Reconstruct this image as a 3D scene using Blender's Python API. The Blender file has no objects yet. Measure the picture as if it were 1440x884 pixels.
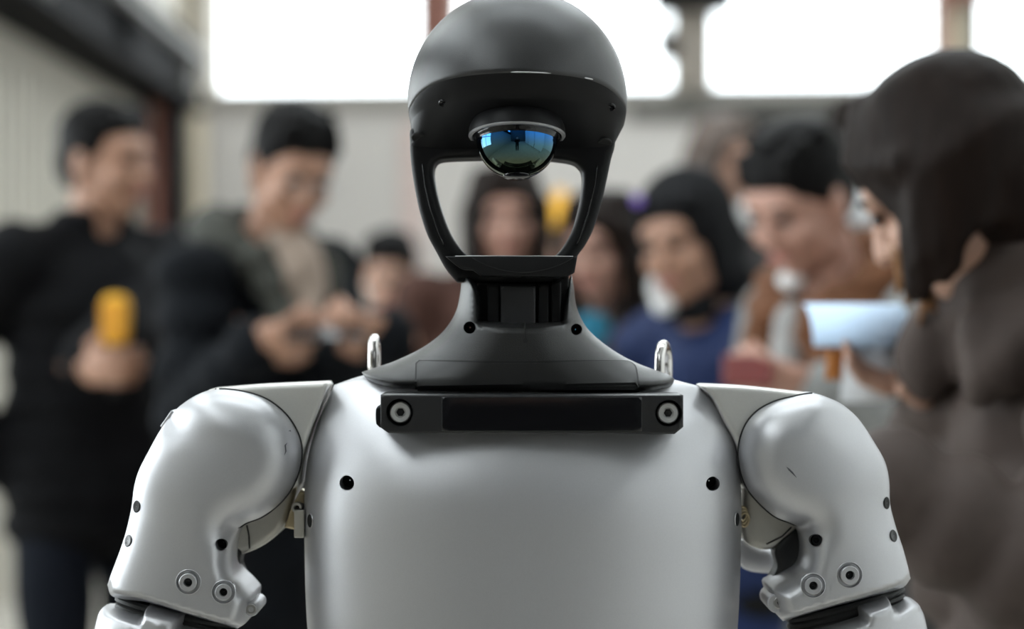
import bpy, bmesh, math, random
import numpy as np
from mathutils import Vector, Matrix
from mathutils.geometry import delaunay_2d_cdt

random.seed(4)
SC = bpy.context.scene
COL = SC.collection
PI = math.pi

# ------------------------------------------------------------------ camera, sky, exposure
F = 2966.0          # focal length in pixels of the 1440 x 884 frame
CH = 1.35           # camera height (m)
cam = bpy.data.cameras.new('camera')
cam.sensor_width = 36.0
cam.lens = 36.0 * F / 1440.0
cam.clip_start = 0.05
cam.dof.use_dof = True
cam.dof.focus_distance = 1.625
cam.dof.aperture_fstop = 2.7
cam_o = bpy.data.objects.new('camera', cam)
cam_o.location = (0, 0, CH)
cam_o.rotation_euler = (PI / 2, 0, 0)
COL.objects.link(cam_o)
SC.camera = cam_o

world = bpy.data.worlds.new('overcast_sky')
SC.world = world
world.use_nodes = True
bgn = world.node_tree.nodes['Background']
bgn.inputs[0].default_value = (0.93, 0.97, 1.0, 1)
bgn.inputs[1].default_value = 4.5

SC.view_settings.view_transform = 'Standard'
SC.view_settings.look = 'None'
SC.view_settings.gamma = 1.0
SC.view_settings.use_curve_mapping = False
SC.view_settings.exposure = 0.6

XL, XR, YB, YF, ZC = -2.38, 4.4, -6.0, 15.0, 6.2      # hall: left, right, behind camera, far, ceiling

def portal(name, loc, rot, sx, sy):
    l = bpy.data.lights.new(name, 'AREA')
    l.shape = 'RECTANGLE'; l.size = sx; l.size_y = sy
    l.cycles.is_portal = True
    o = bpy.data.objects.new(name, l)
    o.location = loc; o.rotation_euler = rot
    COL.objects.link(o)
    return o

SKY = [(2.1, 3.3), (5.6, 7.6), (9.8, 11.8)]      # roof-light strips (y0, y1)
SKX = (-1.6, 3.4)
for y0, y1 in SKY:
    portal('roof_light_portal', ((SKX[0]+SKX[1])/2, (y0+y1)/2, ZC + .02), (0, 0, 0), SKX[1]-SKX[0], y1-y0)
LWIN = [(-5.0, -2.4), (-1.9, .7), (1.2, 3.8), (4.3, 6.9)]
LWZ = (3.2, 6.0)
LWL = [(1.2, 3.8), (4.3, 6.9)]; LLZ = (.9, 2.6)      # lower windows beside the robot
for y0, y1 in LWL:
    portal('side_window_portal', (XL - .02, (y0+y1)/2, sum(LLZ)/2), (0, -PI/2, 0), LLZ[1]-LLZ[0], y1-y0)
for y0, y1 in LWIN:
    portal('side_window_portal', (XL - .02, (y0+y1)/2, (LWZ[0]+LWZ[1])/2), (0, -PI/2, 0), LWZ[1]-LWZ[0], y1-y0)

# ------------------------------------------------------------------ helpers
def P(px, py, Y):
    return Vector(((px - 720) / F * Y, Y, CH + (442 - py) / F * Y))

def setp(o, label=None, cat=None, group=None, kind=None):
    if label: o['label'] = label
    if cat: o['category'] = cat
    if group: o['group'] = group
    if kind: o['kind'] = kind
    return o

def empty(name, loc=(0, 0, 0), rz=0.0):
    o = bpy.data.objects.new(name, None)
    o.empty_display_size = .1
    o.location = loc; o.rotation_euler = (0, 0, rz)
    COL.objects.link(o)
    return o

def link(name, me, mat, parent=None, smooth=True, sharp=None):
    if mat is not None:
        me.materials.clear(); me.materials.append(mat)
    if smooth:
        me.shade_smooth()
        if sharp: me.set_sharp_from_angle(angle=math.radians(sharp))
    o = bpy.data.objects.new(name, me)
    COL.objects.link(o)
    if parent is not None:
        o.parent = parent
    return o

class MB:
    """collects verts / faces"""
    def __init__(s): s.v = []; s.f = []
    def add(s, V, Fc):
        n = len(s.v)
        s.v += [tuple(p) for p in V]
        s.f += [tuple(i + n for i in f) for f in Fc]
        return s
    def box(s, lo, hi, M=None):
        V = [Vector((x, y, z)) for x in (lo[0], hi[0]) for y in (lo[1], hi[1]) for z in (lo[2], hi[2])]
        if M is not None: V = [M @ p for p in V]
        return s.add(V, [(0, 1, 3, 2), (4, 6, 7, 5), (0, 4, 5, 1), (2, 3, 7, 6), (0, 2, 6, 4), (1, 5, 7, 3)])
    def lathe(s, prof, M=None, n=32, cap=True):
        """prof: (radius, height) list, axis +Z"""
        V = []; Fc = []
        for r, h in prof:
            for k in range(n):
                a = 2 * PI * k / n
                V.append(Vector((r * math.cos(a), r * math.sin(a), h)))
        for j in range(len(prof) - 1):
            for k in range(n):
                k2 = (k + 1) % n
                Fc.append((j*n+k, j*n+k2, (j+1)*n+k2, (j+1)*n+k))
        if cap:
            Fc.append(tuple(range(n))[::-1]); m = (len(prof) - 1) * n
            Fc.append(tuple(m + k for k in range(n)))
        if M is not None: V = [M @ p for p in V]
        return s.add(V, Fc)
    def tube(s, pts, rad, n=10, cap=True):
        pts = [Vector(p) for p in pts]
        rs = rad if isinstance(rad, (list, tuple)) else [rad] * len(pts)
        V = []; Fc = []; up = None
        for i, p in enumerate(pts):
            t = (pts[min(i+1, len(pts)-1)] - pts[max(i-1, 0)]).normalized()
            if up is None:
                up = Vector((0, 0, 1)) if abs(t.z) < .9 else Vector((1, 0, 0))
            up = (up - t * up.dot(t)).normalized(); b = t.cross(up)
            for k in range(n):
                a = 2 * PI * k / n
                V.append(p + (up * math.cos(a) + b * math.sin(a)) * rs[i])
        for i in range(len(pts) - 1):
            for k in range(n):
                k2 = (k+1) % n
                Fc.append((i*n+k, i*n+k2, (i+1)*n+k2, (i+1)*n+k))
        if cap:
            Fc.append(tuple(range(n))[::-1]); m = (len(pts)-1)*n
            Fc.append(tuple(m+k for k in range(n)))
        return s.add(V, Fc)
    def caps(s, p0, r0, p1, r1, n=14, m=5):
        """tapered capsule"""
        p0 = Vector(p0); p1 = Vector(p1)
        t = p1 - p0; L = t.length
        if L < 1e-6: return s.ell(p0, (r0,)*3)
        t /= L
        up = Vector((0, 0, 1)) if abs(t.z) < .9 else Vector((1, 0, 0))
        a = (up - t * up.dot(t)).normalized(); b = t.cross(a)
        rings = []
        for i in range(1, m + 1):
            q = PI / 2 * i / m
            rings.append((p0 - t * r0 * math.cos(q), r0 * math.sin(q)))
        for i in range(m, 0, -1):
            q = PI / 2 * i / m
            rings.append((p1 + t * r1 * math.cos(q), r1 * math.sin(q)))
        V = [p0 - t * r0]; Fc = []
        for c, r in rings:
            for k in range(n):
                g = 2 * PI * k / n
                V.append(c + (a * math.cos(g) + b * math.sin(g)) * r)
        V.append(p1 + t * r1); N = len(rings)
        for k in range(n):
            k2 = (k+1) % n
            Fc.append((0, 1+k2, 1+k))
            for i in range(N-1):
                Fc.append((1+i*n+k, 1+i*n+k2, 1+(i+1)*n+k2, 1+(i+1)*n+k))
            Fc.append((1+(N-1)*n+k, 1+(N-1)*n+k2, 1+N*n))
        return s.add(V, Fc)
    def ell(s, c, r, R=None, n=20, m=12):
        c = Vector(c)
        if not isinstance(r, (list, tuple)): r = (r,)*3
        V = []; Fc = []
        pts = [(0, 0, 1)]
        for i in range(1, m):
            q = PI * i / m
            for k in range(n):
                g = 2*PI*k/n
                pts.append((math.sin(q)*math.cos(g), math.sin(q)*math.sin(g), math.cos(q)))
        pts.append((0, 0, -1))
        for p in pts:
            w = Vector((p[0]*r[0], p[1]*r[1], p[2]*r[2]))
            if R is not None: w = R @ w
            V.append(c + w)
        for k in range(n):
            k2 = (k+1) % n
            Fc.append((0, 1+k, 1+k2))
            for i in range(m-2):
                Fc.append((1+i*n+k, 1+(i+1)*n+k, 1+(i+1)*n+k2, 1+i*n+k2))
            Fc.append((1+(m-2)*n+k, 1+(m-1)*n, 1+(m-2)*n+k2))
        return s.add(V, Fc)
    def xf(s, M):
        s.v = [tuple(M @ Vector(p)) for p in s.v]; return s
    def mesh(s, name='mesh', fix=True):
        me = bpy.data.meshes.new(name)
        me.from_pydata(s.v, [], s.f)
        if fix:
            bm = bmesh.new(); bm.from_mesh(me)
            bmesh.ops.recalc_face_normals(bm, faces=bm.faces)
            bm.to_mesh(me); bm.free()
        me.update()
        return me
    def build(s, name, mat, parent=None, smooth=True, sharp=None, bevel=0):
        me = s.mesh(name)
        o = link(name, me, mat, parent, smooth, sharp)
        if bevel:
            b = o.modifiers.new('bevel', 'BEVEL'); b.width = bevel; b.segments = 3; b.limit_method = 'ANGLE'
        return o

def remesh(mb, voxel, smooth=3, name='mesh'):
    """union of overlapping closed shapes as one continuous skin"""
    me = mb.mesh(name, fix=False)
    o = bpy.data.objects.new('tmp', me); COL.objects.link(o)
    r = o.modifiers.new('r', 'REMESH'); r.mode = 'VOXEL'; r.voxel_size = voxel; r.use_smooth_shade = True
    if smooth:
        sm = o.modifiers.new('s', 'SMOOTH'); sm.factor = .5; sm.iterations = smooth
    dg = bpy.context.evaluated_depsgraph_get()
    out = bpy.data.meshes.new_from_object(o.evaluated_get(dg))
    bpy.data.objects.remove(o); bpy.data.meshes.remove(me)
    out.name = name
    return out

# ------------------------------------------------------------------ materials
def mat(name, col, rough=.5, metal=0.0, noise=0.0, nscale=40, bump=0.0, bscale=200, spec=.5, coat=0.0, sheen=0.0, sss=0.0, stretch=None):
    m = bpy.data.materials.new(name); m.use_nodes = True
    nt = m.node_tree; b = nt.nodes['Principled BSDF']
    b.inputs['Base Color'].default_value = (*col, 1)
    b.inputs['Roughness'].default_value = rough
    b.inputs['Metallic'].default_value = metal
    b.inputs['Specular IOR Level'].default_value = spec
    b.inputs['Coat Weight'].default_value = coat
    b.inputs['Sheen Weight'].default_value = sheen
    if sss:
        b.inputs['Subsurface Weight'].default_value = sss
        b.inputs['Subsurface Radius'].default_value = (.012, .005, .003)
        b.inputs['Subsurface Scale'].default_value = 1.0
    tc = nt.nodes.new('ShaderNodeTexCoord')
    src = tc.outputs['Object']
    if stretch:
        mp = nt.nodes.new('ShaderNodeMapping'); mp.inputs['Scale'].default_value = stretch
        nt.links.new(src, mp.inputs[0]); src = mp.outputs[0]
    if noise:
        n = nt.nodes.new('ShaderNodeTexNoise'); n.inputs['Scale'].default_value = nscale; n.inputs['Detail'].default_value = 4
        nt.links.new(src, n.inputs['Vector'])
        mx = nt.nodes.new('ShaderNodeMix'); mx.data_type = 'RGBA'
        mx.inputs[6].default_value = (*[c * (1 - noise) for c in col], 1)
        mx.inputs[7].default_value = (*[min(1, c * (1 + noise)) for c in col], 1)
        nt.links.new(n.outputs[0], mx.inputs[0]); nt.links.new(mx.outputs[2], b.inputs['Base Color'])
    if bump:
        n2 = nt.nodes.new('ShaderNodeTexNoise'); n2.inputs['Scale'].default_value = bscale; n2.inputs['Detail'].default_value = 3
        nt.links.new(src, n2.inputs['Vector'])
        bp = nt.nodes.new('ShaderNodeBump'); bp.inputs['Strength'].default_value = bump; bp.inputs['Distance'].default_value = .002
        nt.links.new(n2.outputs[0], bp.inputs['Height']); nt.links.new(bp.outputs[0], b.inputs['Normal'])
    return m

M = {}
M['silver'] = mat('silver_paint', (.53, .53, .548), .42, .76, noise=.05, nscale=900, bump=.05, bscale=1400)
M['silver_dull'] = mat('grey_cast_metal', (.56, .54, .49), .38, .7, noise=.05, nscale=300)
M['silver_in'] = mat('bracket_metal', (.70, .69, .66), .4, .6, noise=.04, nscale=600)
M['shell_black'] = mat('satin_black_shell', (.020, .020, .021), .34, 0, bump=.12, bscale=1500, spec=.6)
M['black'] = mat('black_plastic', (.009, .009, .0095), .45, 0, spec=.2)
M['black_frame'] = mat('black_frame_plastic', (.006, .006, .0065), .42, 0, bump=.04, bscale=1200, spec=.16)
M['black_gloss'] = mat('black_gloss_window', (.006, .006, .007), .12, 0)
M['black_bar'] = mat('black_anodised', (.018, .018, .019), .40, .2)
M['collar'] = mat('charcoal_speckled_paint', (.034, .034, .034), .34, .45, noise=.35, nscale=1300, bump=.18, bscale=1600)
M['hole'] = mat('dark_bore', (.006, .006, .006), .7)
M['rubber'] = mat('black_rubber', (.012, .012, .012), .5)
M['chrome'] = mat('chrome', (.72, .70, .68), .12, 1.0)
M['steel'] = mat('steel_screw', (.5, .49, .48), .28, 1.0)
M['brass'] = mat('gold_passivated_metal', (.55, .46, .30), .35, .8)
M['nickel'] = mat('nickel_screw', (.62, .62, .61), .4, .45)
M['worn'] = mat('scratch_and_edge_glint', (.6, .6, .6), .4, .5)  # bare scratches, and the glint painted along the chin's top edge
M['mark'] = mat('dark_scuff', (.08, .08, .09), .6)
M['ring'] = mat('grey_lens_ring', (.30, .30, .31), .35, .5)

m = bpy.data.materials.new('coated_dome_painted_reflection'); m.use_nodes = True
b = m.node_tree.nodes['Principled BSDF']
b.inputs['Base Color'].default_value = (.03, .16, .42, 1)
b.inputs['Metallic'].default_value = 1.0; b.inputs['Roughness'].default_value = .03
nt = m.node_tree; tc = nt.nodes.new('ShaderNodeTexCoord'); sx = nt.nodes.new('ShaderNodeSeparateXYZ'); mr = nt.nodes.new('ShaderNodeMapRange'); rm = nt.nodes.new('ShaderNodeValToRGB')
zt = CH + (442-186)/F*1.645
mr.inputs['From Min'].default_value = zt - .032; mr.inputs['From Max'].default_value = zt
rm.color_ramp.elements[0].position = .25; rm.color_ramp.elements[0].color = (.07, .09, .06, 1)  # ramp paints the dome's reflections into its tint: olive floor below, blue above
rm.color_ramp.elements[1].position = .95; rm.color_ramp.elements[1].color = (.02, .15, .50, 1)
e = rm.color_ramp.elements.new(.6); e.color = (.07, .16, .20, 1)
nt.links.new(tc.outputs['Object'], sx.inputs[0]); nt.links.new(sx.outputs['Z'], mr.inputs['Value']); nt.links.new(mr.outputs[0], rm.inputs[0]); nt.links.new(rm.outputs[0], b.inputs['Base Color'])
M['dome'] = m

# ------------------------------------------------------------------ outline tools
def spline(pts, step=4.0):
    """pts: (x, y[, flag]); flag letters = class of the segment that starts here, '!' = corner. closed."""
    n = len(pts); X = []; C = []; corner = []
    cls = None
    for p in pts:
        f = p[2] if len(p) > 2 else ''
        c = f.replace('!', '')
        if c: cls = c
        X.append(np.array(p[:2], float)); C.append(cls or 'a'); corner.append('!' in f)
    if C[0] is None: C[0] = 'a'
    def tang(i):
        return (X[(i+1) % n] - X[(i-1) % n]) * .5
    out = []; oc = []
    for i in range(n):
        j = (i+1) % n
        a, b_ = X[i], X[j]; L = np.linalg.norm(b_ - a)
        t0 = (b_ - a) if corner[i] else tang(i)
        t1 = (b_ - a) if corner[j] else tang(j)
        for t, T in ((t0, 0), (t1, 1)):
            l = np.linalg.norm(t)
            if l > 1e-9:
                t *= 1.0
        t0 = t0 / max(np.linalg.norm(t0), 1e-9) * L; t1 = t1 / max(np.linalg.norm(t1), 1e-9) * L
        k = max(1, int(round(L / step)))
        for q in range(k):
            u = q / k
            h00 = 2*u**3-3*u**2+1; h10 = u**3-2*u**2+u; h01 = -2*u**3+3*u**2; h11 = u**3-u**2
            out.append(h00*a + h10*t0 + h01*b_ + h11*t1); oc.append(C[i])
    return np.array(out), oc

def segdist(pt, A, B):
    """pt (n,2); A,B (m,2) -> min distance (n)"""
    d = np.empty(len(pt)); AB = B - A; L = np.maximum((AB*AB).sum(1), 1e-18)
    for i in range(0, len(pt), 1500):
        dx = pt[i:i+1500, 0:1] - A[:, 0]; dy = pt[i:i+1500, 1:2] - A[:, 1]
        t = np.clip((dx*AB[:, 0] + dy*AB[:, 1]) / L, 0, 1)
        d[i:i+1500] = np.sqrt(((dx - t*AB[:, 0])**2 + (dy - t*AB[:, 1])**2).min(1))
    return d

def inside(pt, poly):
    x, y = pt[:, 0], pt[:, 1]
    r = np.zeros(len(pt), bool)
    n = len(poly)
    for i in range(n):
        x1, y1 = poly[i]; x2, y2 = poly[(i+1) % n]
        c = (y1 > y) != (y2 > y)
        with np.errstate(divide='ignore', invalid='ignore'):
            xi = (x2 - x1) * (y - y1) / (y2 - y1 + 1e-30) + x1
        r ^= c & (x < xi)
    return r

class Pillow:
    """a solid whose outline stands in the plane y = Y0, its front (towards -Y) and back swelling out of it"""
    def __init__(s, outline, Y0, hf, hb, R, holes=(), bores=(), t=0.0, grid=6.0, step=4.0, bulge=None, Rb=None, pw=None, Yt=None):
        k = (Yt or Y0) / F
        tow = lambda A: np.stack([(A[:, 0]-720)*k, (442-A[:, 1])*k], 1)
        o, c = spline(outline, step); o = tow(o)
        s.Y0, s.hf, s.hb, s.R, s.t, s.bulge = Y0, hf, hb, R, t, bulge
        s.Rb = Rb or R; s.pw = pw or {}
        loops = [o]; s.segs = {}
        def addsegs(o, c):
            for i in range(len(o)):
                s.segs.setdefault(c[i], []).append((o[i], o[(i+1) % len(o)]))
        addsegs(o, c)
        for h in holes:
            ho, hc = spline(h, step); ho = tow(ho); addsegs(ho, hc); loops.append(ho)
        s.segs = {c: (np.array([a for a, _ in v]), np.array([b_ for _, b_ in v])) for c, v in s.segs.items()}
        nedge = len(loops)
        s.bores = []
        for (bx, by, br) in bores:                    # a round bore through the front surface at a pixel
            x, y, z = s.on(bx, by)
            rr = br / F * y
            a = np.linspace(0, 2*PI, 25)[:-1]
            loops.append(np.stack([x + rr*np.cos(a), z-CH + rr*np.sin(a)], 1))
            s.bores.append((x, y, z, rr))
        # points
        pts = [p for l in loops for p in l]; edges = []; base = 0; loopidx = []
        for l in loops:
            n = len(l); edges += [(base+i, base+(i+1) % n) for i in range(n)]; loopidx.append(list(range(base, base+n))); base += n
        nb = len(pts)
        allp = np.array(pts)
        lo = allp.min(0); hi = allp.max(0); g = grid * k
        gx, gy = np.meshgrid(np.arange(lo[0], hi[0], g), np.arange(lo[1], hi[1], g))
        gx = gx + (np.arange(gx.shape[0]) % 2)[:, None] * g * .5
        G = np.stack([gx.ravel(), gy.ravel()], 1)
        rings = []
        for li, l in enumerate(loops[:nedge]):
            tn = np.roll(l, -1, 0) - np.roll(l, 1, 0)
            nn = np.stack([-tn[:, 1], tn[:, 0]], 1); nn /= np.linalg.norm(nn, axis=1)[:, None] + 1e-12
            Rm = min(R.values())
            for off in (.04, .12, .25, .42, .65, 1.0):
                for sg in (1, -1):
                    rings.append((l + sg * nn * off * Rm, off * Rm))
        def inall(Q):
            ok = inside(Q, loops[0])
            for l in loops[1:]: ok &= ~inside(Q, l)
            return ok
        alls = np.concatenate([np.concatenate([a for a, _ in s.segs.values()])]), np.concatenate([b_ for _, b_ in s.segs.values()])
        keep = []
        for Q, off in rings:
            ok = inall(Q); Q = Q[ok]
            if len(Q): keep.append(Q[segdist(Q, *alls) > off * .93])
        Q = G[inall(G)]
        d = segdist(Q, *alls); keep.append(Q[d > g * .45])
        for l in loops[nedge:]:
            keep = [Q[segdist(Q, l, np.roll(l, -1, 0)) > g * .3] for Q in keep]
        allp = np.concatenate([allp] + keep)
        vo, eo, fo, ov, oe, of = delaunay_2d_cdt([Vector(p) for p in allp], edges, [], 0, 1e-7)
        V = np.array([(p.x, p.y) for p in vo])
        fo = np.array(fo); cen = V[fo].mean(1); ok = inall(cen); fo = fo[ok]
        remap = {}
        for i, src in enumerate(ov):
            for q in src: remap[q] = i
        yf = s.front(V); yb = s.back(V); n = len(V)
        verts = [(V[i, 0], yf[i], CH + V[i, 1]) for i in range(n)] + [(V[i, 0], yb[i], CH + V[i, 1]) for i in range(n)]
        faces = [tuple(f) for f in fo] + [tuple(int(i)+n for i in f[::-1]) for f in fo]
        for L in loopidx:
            for i in range(len(L)):
                a, c2 = remap[L[i]], remap[L[(i+1) % len(L)]]
                if a != c2: faces.append((a, c2, c2+n, a+n))
        me = bpy.data.meshes.new('pillow'); me.from_pydata(verts, [], [tuple(int(i) for i in f) for f in faces])
        bm = bmesh.new(); bm.from_mesh(me)
        bmesh.ops.remove_doubles(bm, verts=bm.verts, dist=1e-7)
        loose = [v for v in bm.verts if not v.link_faces]
        bmesh.ops.delete(bm, geom=loose, context='VERTS')
        bmesh.ops.recalc_face_normals(bm, faces=bm.faces)
        bm.to_mesh(me); bm.free(); s.me = me
    def prof(s, V, R):
        h = np.ones(len(V))
        for c, (a, b_) in s.segs.items():
            d = segdist(V, a, b_); u = np.clip(d / R[c], 0, 1)
            p = s.pw.get(c, 2.0)
            h *= np.maximum(0, 1-(1-u)**p)**(1/p)
        return h
    def front(s, V):
        h = s.prof(V, s.R) * s.hf
        if s.bulge is not None: h = h * s.bulge(V)
        return s.Y0 - s.t - h
    def back(s, V):
        return s.Y0 + s.t + s.prof(V, s.Rb) * s.hb
    def on_many(s, Q):
        """world points (n,3) of the front surface seen at pixels (n,2)"""
        Q = np.asarray(Q, float); Y = np.full(len(Q), s.Y0)
        for _ in range(5):
            k = Y / F
            Y = s.front(np.stack([(Q[:, 0]-720)*k, (442-Q[:, 1])*k], 1))
        k = Y / F
        return np.stack([(Q[:, 0]-720)*k, Y, CH + (442-Q[:, 1])*k], 1)
    def on(s, px, py, lift=0.0):
        return P(px, py, float(s.on_many([(px, py)])[0, 1]) - lift)
    def normal(s, px, py):
        a = s.on(px-3, py); b_ = s.on(px+3, py); c = s.on(px, py-3); d = s.on(px, py+3)
        n = (b_-a).cross(c-d).normalized()
        return n if n.y < 0 else -n
    def build(s, name, mt, parent=None, sharp=40):
        o = link(name, s.me, mt, parent, True, sharp)
        # shade the swelling faces with the surface's own slope
        n = len(s.me.vertices); co = np.empty(n*3); s.me.vertices.foreach_get('co', co); co = co.reshape(-1, 3)
        V = co[:, [0, 2]] - [0, CH]
        d = segdist(V, np.concatenate([a for a, _ in s.segs.values()]), np.concatenate([b_ for _, b_ in s.segs.values()]))
        yf = s.front(V); fr = (np.abs(co[:, 1]-yf) < 1e-5)
        N = np.zeros((n, 3))
        for e, lo in ((.0008, .001), (.002, .003), (.004, .006)):
            m_ = fr & (d > lo)
            if not m_.any(): continue
            W = V[m_]; gx = (s.front(W+[e, 0])-s.front(W-[e, 0]))/(2*e); gz = (s.front(W+[0, e])-s.front(W-[0, e]))/(2*e)
            q = np.stack([gx, -np.ones(len(W)), gz], 1); N[m_] = q/np.linalg.norm(q, axis=1)[:, None]
        s.me.normals_split_custom_set_from_vertices([tuple(v) for v in N])
        return o

def frame_to(p, n):
    """matrix with +Z along n at p"""
    n = Vector(n).normalized()
    return Matrix.Translation(p) @ n.to_track_quat('Z', 'Y').to_matrix().to_4x4()

def cup(name, center, n, r, depth, parent, mt=None):
    """open-fronted dark lining of a bore"""
    mb = MB()
    mb.lathe([(r*1.03, -.0012), (r*1.03, -depth), (0.0005, -depth)], frame_to(center, n), 24, cap=False)
    return mb.build(name, mt or M['hole'], parent)

def disc_screw(name, p, n, r, parent, mt, head=.003):
    """socket-head screw: rim, recessed hexagonal socket"""
    Mx = frame_to(p, n)
    mb = MB(); mb.lathe([(r, -.006), (r, head*.75), (r*.9, head), (r*.52, head), (r*.48, head*.9), (r*.45, head*.2), (.0004, head*.2)], Mx, 28, cap=False)
    o = mb.build(name, mt, parent, sharp=35)
    mb = MB(); mb.lathe([(r*.40, head*.25), (r*.40, head*.3), (.0004, head*.3)], Mx, 6, cap=False)
    mb.build('hex_socket', M['hole'], o)
    return o

# ------------------------------------------------------------------ the hall
M['floor'] = mat('worn_concrete', (.50, .47, .42), .45, noise=.18, nscale=3, bump=.1, bscale=40)
M['wall_far'] = mat('pale_wall_panel', (.64, .61, .59), .7, noise=.05, nscale=2)
M['wall_left'] = mat('cream_corrugated_wall', (.50, .475, .42), .7, noise=.08, nscale=2)
M['wall_white'] = mat('white_wall', (.82, .82, .81), .7, noise=.03, nscale=2)
M['wall_dark'] = mat('grey_rear_wall', (.07, .075, .08), .7, noise=.1, nscale=2)
M['ceiling'] = mat('ceiling_sheet', (.55, .55, .54), .8, noise=.05, nscale=3)
M['steel_grey'] = mat('grey_painted_steel', (.36, .345, .32), .55, noise=.1, nscale=5)
M['steel_mid'] = mat('brown_grey_steel', (.12, .115, .105), .55, noise=.1, nscale=5)
M['steel_dark'] = mat('dark_steel', (.005, .005, .006), .7, .0, noise=.5, nscale=6, spec=.05)
M['steel_red'] = mat('red_oxide_steel', (.24, .10, .075), .6, noise=.15, nscale=5)
M['steel_cream'] = mat('cream_steel', (.72, .63, .47), .6, noise=.08, nscale=5)
M['concrete'] = mat('grey_beige_concrete', (.30, .265, .23), .75, noise=.12, nscale=6)
M['frame_w'] = mat('window_frame_paint', (.50, .46, .40), .5)

g = bpy.data.materials.new('window_glass'); g.use_nodes = True
nt = g.node_tree; nt.nodes.clear()
out = nt.nodes.new('ShaderNodeOutputMaterial'); mixn = nt.nodes.new('ShaderNodeMixShader')
tr = nt.nodes.new('ShaderNodeBsdfTransparent'); tr.inputs[0].default_value = (.95, .97, .97, 1)
gl = nt.nodes.new('ShaderNodeBsdfGlossy'); gl.inputs['Roughness'].default_value = .05
mixn.inputs[0].default_value = .05
nt.links.new(tr.outputs[0], mixn.inputs[1]); nt.links.new(gl.outputs[0], mixn.inputs[2]); nt.links.new(mixn.outputs[0], out.inputs[0])
M['glass'] = g

def struct(o, label, cat):
    return setp(o, label, cat, kind='structure')

WA = math.radians(5.0)                        # the far wall comes a little nearer towards the right
E = Vector((math.cos(WA), -math.sin(WA), 0)); NW = Vector((-math.sin(WA), -math.cos(WA), 0))
def U(px):
    k = (px - 720) / F
    return YF * k / (math.cos(WA) + k * math.sin(WA))
def Zw(px, py):
    Y = YF - U(px) * math.sin(WA)
    return CH + (442 - py) / F * Y
WM = Matrix(((E.x, -NW.x, 0, 0), (E.y, -NW.y, 0, YF), (0, 0, 1, 0), (0, 0, 0, 1)))    # (along, into wall, up)

SILL = 2.93
mb = MB(); mb.box((XL-.3, YB-.3, -.1), (XR+.3, YF+1.0, 0)); struct(mb.build('floor', M['floor'], smooth=False), 'worn beige concrete floor of the hall', 'floor')
# ceiling with openings for roof lights
mb = MB(); ys = [YB-.3] + [v for a in SKY for v in a] + [YF+1.0]
for i in range(0, len(ys), 2): mb.box((XL-.3, ys[i], ZC), (XR+.3, ys[i+1], ZC+.1))
for y0, y1 in SKY:
    mb.box((XL-.3, y0, ZC), (SKX[0], y1, ZC+.1)); mb.box((SKX[1], y0, ZC), (XR+.3, y1, ZC+.1))
ceil = struct(mb.build('ceiling', M['ceiling'], smooth=False), 'pale sheet ceiling with roof light openings', 'ceiling')
for y0, y1 in SKY:
    mb = MB(); mb.box((SKX[0], y0, ZC+.08), (SKX[1], y1, ZC+.09)); mb.build('roof_light_pane', M['glass'], ceil, smooth=False)

# far wall: lower part, panels, sills, columns, windows
UL, UR = U(248) - .12, U(1440) + 1.4
mb = MB(); mb.box((UL, 0, 0), (UR, .2, SILL), WM); mb.box((UL, 0, 5.6), (UR, .2, ZC), WM)
wf = struct(mb.build('wall_back', M['wall_far'], smooth=False), 'pale pinkish grey panelled wall below the tall windows', 'wall')
edges = [U(x) for x in (300, 432, 566, 700, 834, 968, 1100, 1232, 1364)] + [UR]
for a, b_ in zip(edges[:-1], edges[1:]):
    mb = MB(); mb.box((a+.012, -.025, .1), (b_-.012, 0, SILL-.22), WM); mb.build('wall_panel', M['wall_far'], wf, smooth=False)
def trim(n, lo, hi, mt, label, cat='trim', W=True):
    mb = MB(); mb.box(lo, hi, WM if W else None)
    return struct(mb.build('trim_%d' % n, mt, smooth=False, bevel=.008), label, cat)
uc = U(960)
trim(1, (UL, -.10, Zw(440, 148)), (uc, .03, Zw(440, 128)), M['steel_grey'], 'grey steel sill rail under the first tall window', 'sill')
trim(2, (uc, -.14, Zw(1100, 139)), (UR, .03, Zw(1100, 122)), M['steel_grey'], 'grey steel sill rail under the windows beside the concrete column', 'sill')
trim(3, (U(885), -.10, Zw(1100, 166)), (UR, .0, Zw(1100, 139)), M['steel_mid'], 'dark brown grey beam under the window sill', 'beam')
trim(4, (U(1035), -.12, Zw(1100, 235)), (U(1440), -.02, Zw(1100, 166)), M['steel_dark'], 'wide black fascia board under the brown beam', 'panel')
trim(5, (U(590), -.09, SILL), (U(640), .2, ZC), M['steel_red'], 'red oxide steel column between tall windows', 'column')
trim(6, (U(566), -.05, .1), (U(596), 0, SILL-.22), mat('pinkish_strip', (.70, .56, .53), .7), 'pinkish vertical strip on the pale wall', 'strip')
def column(n, x0, x1, mt, label):
    return trim(n, (U(x0), -.25, SILL), (U(x1), .25, ZC), mt, label, 'column')
c7 = column(7, 946, 1000, M['concrete'], 'grey beige concrete column with dark bracket')
mb = MB(); mb.box((U(916), -.42, Zw(960, 20)), (U(1034), .1, Zw(960, -60)), WM); mb.build('column_head', M['steel_dark'], c7, smooth=False, bevel=.02)
mb = MB(); mb.box((U(922), -.3, Zw(960, 86)), (U(952), .0, Zw(960, 62)), WM)
mb.caps(WM @ Vector((U(930), -.2, Zw(960, 50))), .05, WM @ Vector((U(944), -.2, Zw(960, 75))), .07); mb.build('bracket', M['steel_dark'], c7)
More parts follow.
